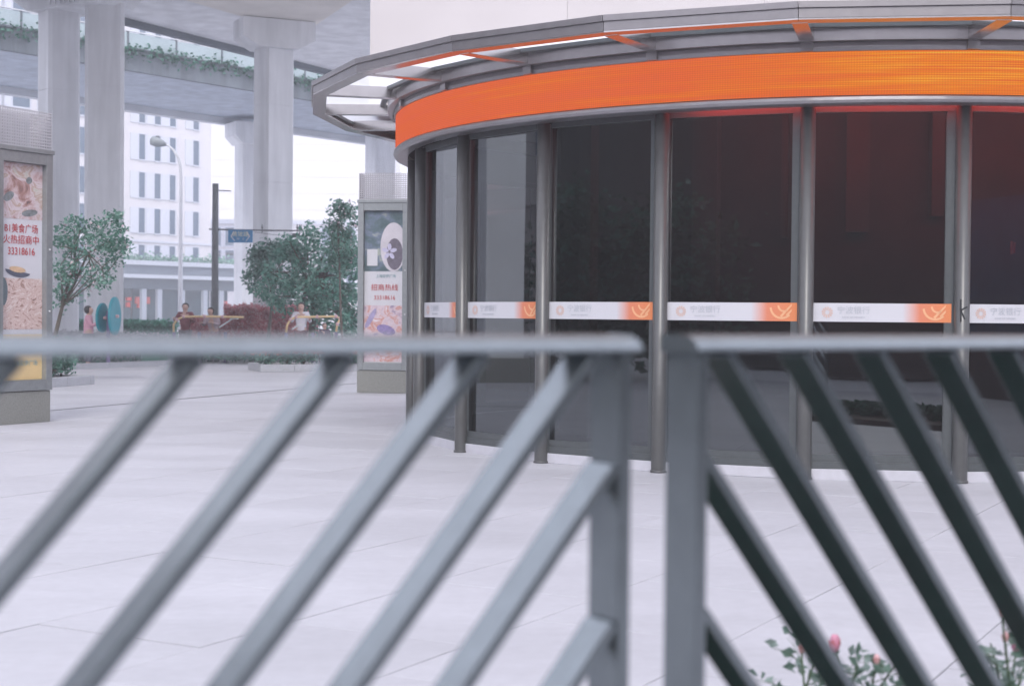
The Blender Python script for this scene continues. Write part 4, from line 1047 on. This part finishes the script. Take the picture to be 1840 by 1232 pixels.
Y = 58.0
c = at(324, 560, Y); c.z = 0
la = thing('street_lamp', 'slim white street lamp with curved arm and grey lamp head', 'street lamp', tuple(c))
pp = [at(x, y, Y) for x, y in ((325, 320), (324, 298), (320, 283), (312, 270), (303, 262), (296, 259))]
mb = MB(); mb.tube([(c.x, c.y, 0), (c.x, c.y, 2.5)] + pp, [.09, .085, .06, .055, .05, .045, .04, .04], 10); build('pole_shaft', mb, M_LAMP, la, smooth=True)
h0, h1 = at(299, 260, Y), at(270, 252, Y)
mb = MB(); dd = (h1 - h0); mb.tube([h0, h0 + dd * .25, h0 + dd * .6, h0 + dd * .92, h1], [.06, .13, .19, .17, .06], 12); build('lamp_head', mb, mat('lamp_grey', (.28, .31, .33), .5), la, smooth=True)
mb = MB(); cc_ = h0 + dd * .55; mb.ball(cc_ + Vector((0, 0, .2)), .08, .08, .05, 8, 5); build('sensor', mb, M_POLE, la)
# small lamp and camera arm seen in the tree
Y = 44.8
c = at(548, 560, Y); c.z = 0
cp = thing('camera_pole', 'thin pole with traffic camera arm half hidden in the dense tree', 'camera pole', tuple(c))
mb = MB(); mb.tube([(c.x, c.y, 0), (c.x, c.y, at(548, 424, Y).z)], .05, 8); build('pole_shaft', mb, M_POLE, cp)
mb = MB(); a = at(530, 438, Y); b = at(556, 450, Y); mb.tube([a, b], .05, 8); build('camera_arm', mb, M_POLE, cp)
a = at(532, 423, Y); mb = MB(); mb.box(a.x - .1, a.x + .12, a.y - .1, a.y + .1, a.z - .06, a.z + .06); mb.tube([(a.x, a.y, a.z), (c.x, c.y, a.z - .1)], .02, 6); build('camera', mb, M_POLE, cp)

# tai chi wheel
Y = 37.0
c = at(194.5, 650, Y); c.z = 0
tc_ = thing('tai_chi_wheel', 'purple post with two round teal exercise wheels', 'exercise machine', tuple(c))
zc = at(194, 562, Y).z
mb = MB(); mb.tube([(c.x, c.y, 0), (c.x, c.y, zc + .05)], .048, 12); mb.tube([(c.x, c.y, 0), (c.x, c.y, .03)], .09, 12); build('post', mb, M_PURPLE, tc_)
mb = MB(); mb.tube([at(180, 571, Y), at(194, 566, Y), at(206, 564, Y)], .025, 8); build('axle', mb, M_PURPLE, tc_)
for px, py, rot in ((206, 568, 2.5), (184, 571, -9)):
    dc = at(px, py, Y - .1); ax = Vector((cos(radians(rot)), -sin(radians(rot)), 0)) if px > 194 else Vector((cos(radians(rot)), sin(radians(rot)), 0))
    mb = MB(); mb.tube([dc - ax * .035, dc - ax * .02, dc + ax * .02, dc + ax * .035], [(.40 if px > 194 else .30), (.47 if px > 194 else .36), (.47 if px > 194 else .36), (.40 if px > 194 else .30)], 32); w_ = build('wheel', mb, M_TEAL, tc_)
    mb = MB(); mb.tube([dc - ax * .10, dc + ax * .10], .04, 10); build('hub', mb, mat('hub_pink', (.55, .35, .38), .4), w_)
    mb = MB(); hp = dc + Vector((0, 0, -.25)); mb.tube([hp - ax * .12, hp + ax * .0], .02, 8); build('handle', mb, M_LAMP, w_)

def gym(label, path, posts, struts, Y):
    P = [at(x, y, Y) for x, y in path]
    c = sum(P, Vector()) / len(P); c.z = 0
    t = thing('exercise_frame', label, 'exercise machine', tuple(c), 'yellow railed exercise machines')
    mb = MB(); mb.tube(P, .030, 10); build('handrail', mb, M_YELLOW, t, smooth=True)
    mb = MB()
    for x, y in path[2:-1:1]: mb.ball(at(x, y, Y), .05, .05, .05, 8, 6)
    build('clamp', mb, mat('hub_pink', (.55, .35, .38), .4), t)
    for x, y in posts:
        a = at(x, y, Y); mb = MB(); mb.tube([(a.x, a.y, a.z), (a.x, a.y, 0)], .045, 10); mb.tube([(a.x, a.y, .025), (a.x, a.y, 0)], .10, 10); build('post', mb, M_PURPLE, t)
    for (x0, y0, x1, y1) in struts:
        mb = MB(); mb.tube([at(x0, y0, Y + .15), at(x1, y1, Y + .15)], .022, 8); a = at(x1, y1, Y + .15); mb.box(a.x - .09, a.x + .09, a.y - .05, a.y + .25, a.z - .04, a.z - .01); build('swing_leg', mb, M_LAMP, t)
    a, b = at(posts[0][0], posts[0][1] + 1, Y), at(posts[-1][0], posts[-1][1] + 1, Y)
    mb = MB(); mb.tube([(a.x, a.y, .5), (b.x, b.y, .5)], .03, 8); build('cross_tube', mb, M_PURPLE, t)
gym('yellow railed walking machine at left, gripped by two people', [(312, 598), (312, 583), (318, 574), (330, 569), (368, 568.5), (400, 569), (438, 570)], [(313, 597), (358, 597), (405, 597)], [(314, 606, 322, 632), (357, 606, 364, 632), (404, 600, 412, 645), (394, 588, 420, 571)], 41.5)
gym('yellow railed walking machine at right, gripped by the man in white', [(514, 598), (516, 584), (522, 574), (532, 569.5), (570, 569), (604, 568.5), (611, 572), (606, 582), (604, 596)], [(514, 598), (562, 598), (604, 597)], [(560, 598, 568, 640), (600, 597, 607, 640), (524, 592, 540, 582)], 41.0)

# ------------------------------------------------------------------ people
M_SKIN = mat('skin', (.52, .33, .27), .5, var=.05); M_HAIR = mat('black_hair', (.025, .022, .022), .4, var=.2, scale=60)
def skinned(name, verts, edges, radii, material, parent, root=0, sub=1):
    me = bpy.data.meshes.new(name); me.from_pydata([tuple(v) for v in verts], edges, [])
    ob = bpy.data.objects.new('figure_source', me); COL.objects.link(ob)
    sk = ob.modifiers.new('skin', 'SKIN'); sk.use_smooth_shade = True
    sv = me.skin_vertices[0].data
    for i, r in enumerate(radii):
        sv[i].radius = (r, r) if not isinstance(r, tuple) else r
    sv[root].use_root = True
    ss = ob.modifiers.new('sub', 'SUBSURF'); ss.levels = sub; ss.render_levels = sub
    bpy.context.view_layer.update()
    m2 = bpy.data.meshes.new_from_object(ob.evaluated_get(bpy.context.evaluated_depsgraph_get()))
    bpy.data.objects.remove(ob); m2.name = name
    m2.materials.clear(); m2.materials.append(material)
    return place(name, m2, parent)
def person(label, pos, yaw, hgt, arms, top, legs, shoe=(.06, .06, .07), lean=0.0, hair_long=False, coat=False, bald=False, sit=False):
    t = thing('person', label, 'person', (pos[0], pos[1], 0))
    R = Matrix.Rotation(yaw, 3, 'Z'); B = Vector((pos[0], pos[1], 0))
    def X(x, y, z):                                    # y forward, z up, unit height; lean bends the trunk
        if z > .5: dy = (z - .5); y = y + dy * sin(lean); z = .5 + dy * cos(lean)
        return B + R @ Vector((x * hgt, y * hgt, z * hgt))
    V = []; E = []; Rr = []
    def v(p, r): V.append(p); Rr.append(r * hgt if not isinstance(r, tuple) else (r[0] * hgt, r[1] * hgt)); return len(V) - 1
    def ch(i, p, r): j = v(p, r); E.append((i, j)); return j
    pel = v(X(0, 0, .52), (.085, .06)); sp_ = ch(pel, X(0, 0, .63), (.075, .055)); cs = ch(sp_, X(0, 0, .75), (.092, .062)); nk = ch(cs, X(0, .005, .835), .032); hb = ch(nk, X(0, .015, .872), .042)
    hd = ch(hb, X(0, .018, .915), (.048, .056)); hT = ch(hd, X(0, .008, .968), (.038, .042))
    ch(hd, X(0, .075, .905), .009)
    for s_ in (-1, 1): ch(hd, X(s_ * .049, .008, .912), .010)
    hands = []
    for s_, (el, wr) in zip((-1, 1), arms):
        sh = ch(cs, X(s_ * .105, 0, .80), .036); e2 = ch(sh, X(s_ * el[0], el[1], el[2]), .025); w2 = ch(e2, X(s_ * wr[0], wr[1], wr[2]), .017)
        a = V[e2]; b = V[w2]; d = (b - a).normalized(); side = d.cross(Vector((0, 0, 1))); side = side.normalized() if side.length > .1 else R @ Vector((1, 0, 0))
        pm = ch(w2, b + d * .045 * hgt, (.022, .012))
        for i in range(4):
            o_ = side * (.013 * (i - 1.5)) * hgt; l_ = (.036, .042, .039, .03)[i] * hgt
            k1 = ch(pm, b + d * .06 * hgt + o_, .0055); k2 = ch(k1, b + d * (.06 * hgt + l_ * .6) + o_ + Vector((0, 0, -.006 * hgt)), .005); ch(k2, b + d * (.06 * hgt + l_) + o_ + Vector((0, 0, -.02 * hgt)), .0045)
        ch(pm, b + d * .05 * hgt - side * .034 * hgt + Vector((0, 0, -.008 * hgt)), .0055)
        hands.append((V[sh], V[e2], V[w2]))
    lg = []
    for s_ in (-1, 1):
        hp = ch(pel, X(s_ * .05, 0, .49), .055)
        if sit: kn = ch(hp, X(s_ * .06, .22, .47), .042); an = ch(kn, X(s_ * .06, .24, .24), .024)
        else: kn = ch(hp, X(s_ * .055, .012, .285), .038); an = ch(kn, X(s_ * .055, -.01 + .02 * s_, .05), .022)
        ft = ch(an, V[an] + R @ Vector((0, .07 * hgt, -.03 * hgt)), .018); lg.append((V[hp], V[kn], V[an], V[ft]))
    skinned('body', V, E, Rr, M_SKIN, t)
    # clothes follow the same joints, a little thicker
    mt = mat('cloth_%d_%d_%d' % tuple(int(c * 100) for c in top), top, .85, var=.12, scale=14)
    V2 = [X(0, 0, .47 if not coat else .25), X(0, 0, .56), X(0, 0, .64), X(0, 0, .75), X(0, 0, .825)]; r2 = [(.092, .072) if not coat else (.10, .09), (.094, .072), (.086, .066), (.104, .074), (.05, .045)]
    E2 = [(0, 1), (1, 2), (2, 3), (3, 4)]
    for sh, e2, w2 in hands:
        i = len(V2); V2 += [sh, e2, e2.lerp(w2, .88)]; r2 += [.045, .034, .026]; E2 += [(3, i), (i, i + 1), (i + 1, i + 2)]
    skinned('coat' if coat else 'jacket', V2, E2, [(r[0] * hgt, r[1] * hgt) if isinstance(r, tuple) else r * hgt for r in r2], mt, t, 2)
    ml = mat('cloth_%d_%d_%d' % tuple(int(c * 100) for c in legs), legs, .85, var=.12, scale=14)
    V3 = [X(0, 0, .53)]; r3 = [(.088, .066)]; E3 = []
    for hp, kn, an, ft in lg:
        i = len(V3); V3 += [hp, kn, an + Vector((0, 0, .02 * hgt))]; r3 += [.062, .047, .034]; E3 += [(0, i), (i, i + 1), (i + 1, i + 2)]
    skinned('trousers', V3, E3, [(r[0] * hgt, r[1] * hgt) if isinstance(r, tuple) else r * hgt for r in r3], ml, t, 0)
    ms = mat('shoe_%d_%d' % (int(shoe[0] * 100), int(shoe[2] * 100)), shoe, .6)
    for hp, kn, an, ft in lg:
        mb = MB(); z0 = max(0.0, min(an.z, ft.z) - .03 * hgt); m_ = an.lerp(ft, .55)
        f_ = (ft - an); f_.z = 0; f_.normalize(); s2 = Vector((-f_.y, f_.x, 0)); L_ = .085 * hgt
        bot_ = [m_ - f_ * L_ * .75 + s2 * .026 * hgt, m_ - f_ * L_ * .75 - s2 * .026 * hgt, m_ + f_ * L_ - s2 * .028 * hgt, m_ + f_ * L_ + s2 * .028 * hgt]
        lo = [Vector((p.x, p.y, z0)) for p in bot_]; hi = [Vector((p.x, p.y, z0 + (.055 if i < 2 else .03) * hgt)) for i, p in enumerate(bot_)]
        mb.hexa(lo + hi); build('shoe', mb, ms, t, bevel=.01)
    mb = MB(); hc = X(0, -.008, .925)
    o = len(mb.v); mb.ball((0, 0, 0), .062 * hgt, .066 * hgt, .062 * hgt, 14, 10)
    def hairp(p):
        x, y, z = p
        if y > .02 * hgt and z < .03 * hgt: y = .02 * hgt
        if hair_long and z < 0: z *= 1.25; y = min(y, .018 * hgt)
        elif z < -.03 * hgt: z = -.03 * hgt; x *= .8; y *= .8
        return hc + R @ Vector((x, y, z))
    mb.v = [tuple(hairp(p)) for p in mb.v]
    build('hair', mb, M_HAIR, t, smooth=True)
    mb = MB()
    for s_ in (-1, 1): mb.ball(X(s_ * .02, .062, .918), .005 * hgt, .004 * hgt, .004 * hgt, 6, 4)
    build('eyes', mb, M_BLACK, t)
    mb = MB(); p_ = X(0, .064, .885); q_ = R @ Vector((.016 * hgt, 0, 0)); mb.tube([p_ - q_, p_, p_ + q_], .0035 * hgt, 6); build('mouth', mb, mat('lips', (.40, .15, .14), .5), t)
    return t
hang = [((.135, -.01, .63), (.13, .03, .49)), ((.135, -.01, .63), (.13, .03, .49))]
hold = [((.14, .06, .66), (.10, .22, .70)), ((.14, .06, .66), (.10, .22, .70))]
holdw = [((.16, .02, .67), (.14, .20, .72)), ((.16, .02, .67), (.14, .20, .72))]
p = at(159, 600, 37.2)
person('woman with short black hair in a long pink coat beside the teal wheels', (p.x, p.y), radians(-78), 1.52, [((.13, .05, .66), (.10, .18, .72)), ((.13, .05, .66), (.10, .18, .72))], (.62, .33, .42), (.10, .10, .13), (.10, .20, .30), hair_long=True, coat=True)
p = at(333, 600, 42.2)
person('man in a maroon jacket standing behind the left yellow rail', (p.x, p.y), radians(180), 1.64, holdw, (.20, .06, .07), (.08, .05, .06))
p = at(385, 600, 42.1)
person('woman in pale sleeves leaning over the left yellow rail', (p.x, p.y), radians(165), 1.56, hold, (.46, .36, .40), (.22, .07, .09), lean=.35, hair_long=True)
p = at(541, 600, 41.8)
person('man in a white shirt holding the right yellow rail', (p.x, p.y), radians(178), 1.68, [((.15, .03, .67), (.17, .18, .71)), ((.15, .03, .67), (.13, .18, .71))], (.66, .64, .70), (.16, .05, .06))
p = at(583, 600, 41.9)
person('dark haired child in dark clothes standing under the right yellow rail', (p.x, p.y), radians(200), 1.12, hang, (.07, .05, .08), (.05, .05, .07), hair_long=True)

# ------------------------------------------------------------------ haze over the square
mb = MB(); mb.box(-140, 140, -60, 345, -1.5, 80)
hz = build('haze', mb, [], kind='stuff')
mh = bpy.data.materials.new('haze_air'); mh.use_nodes = True
n = mh.node_tree.nodes; n.clear(); ou = n.new('ShaderNodeOutputMaterial'); pv = n.new('ShaderNodeVolumePrincipled')
pv.inputs['Color'].default_value = (.96, .97, 1.0, 1); pv.inputs['Density'].default_value = .0022; pv.inputs['Anisotropy'].default_value = .3
mh.node_tree.links.new(pv.outputs[0], ou.inputs['Volume'])
hz.data.materials.append(mh)
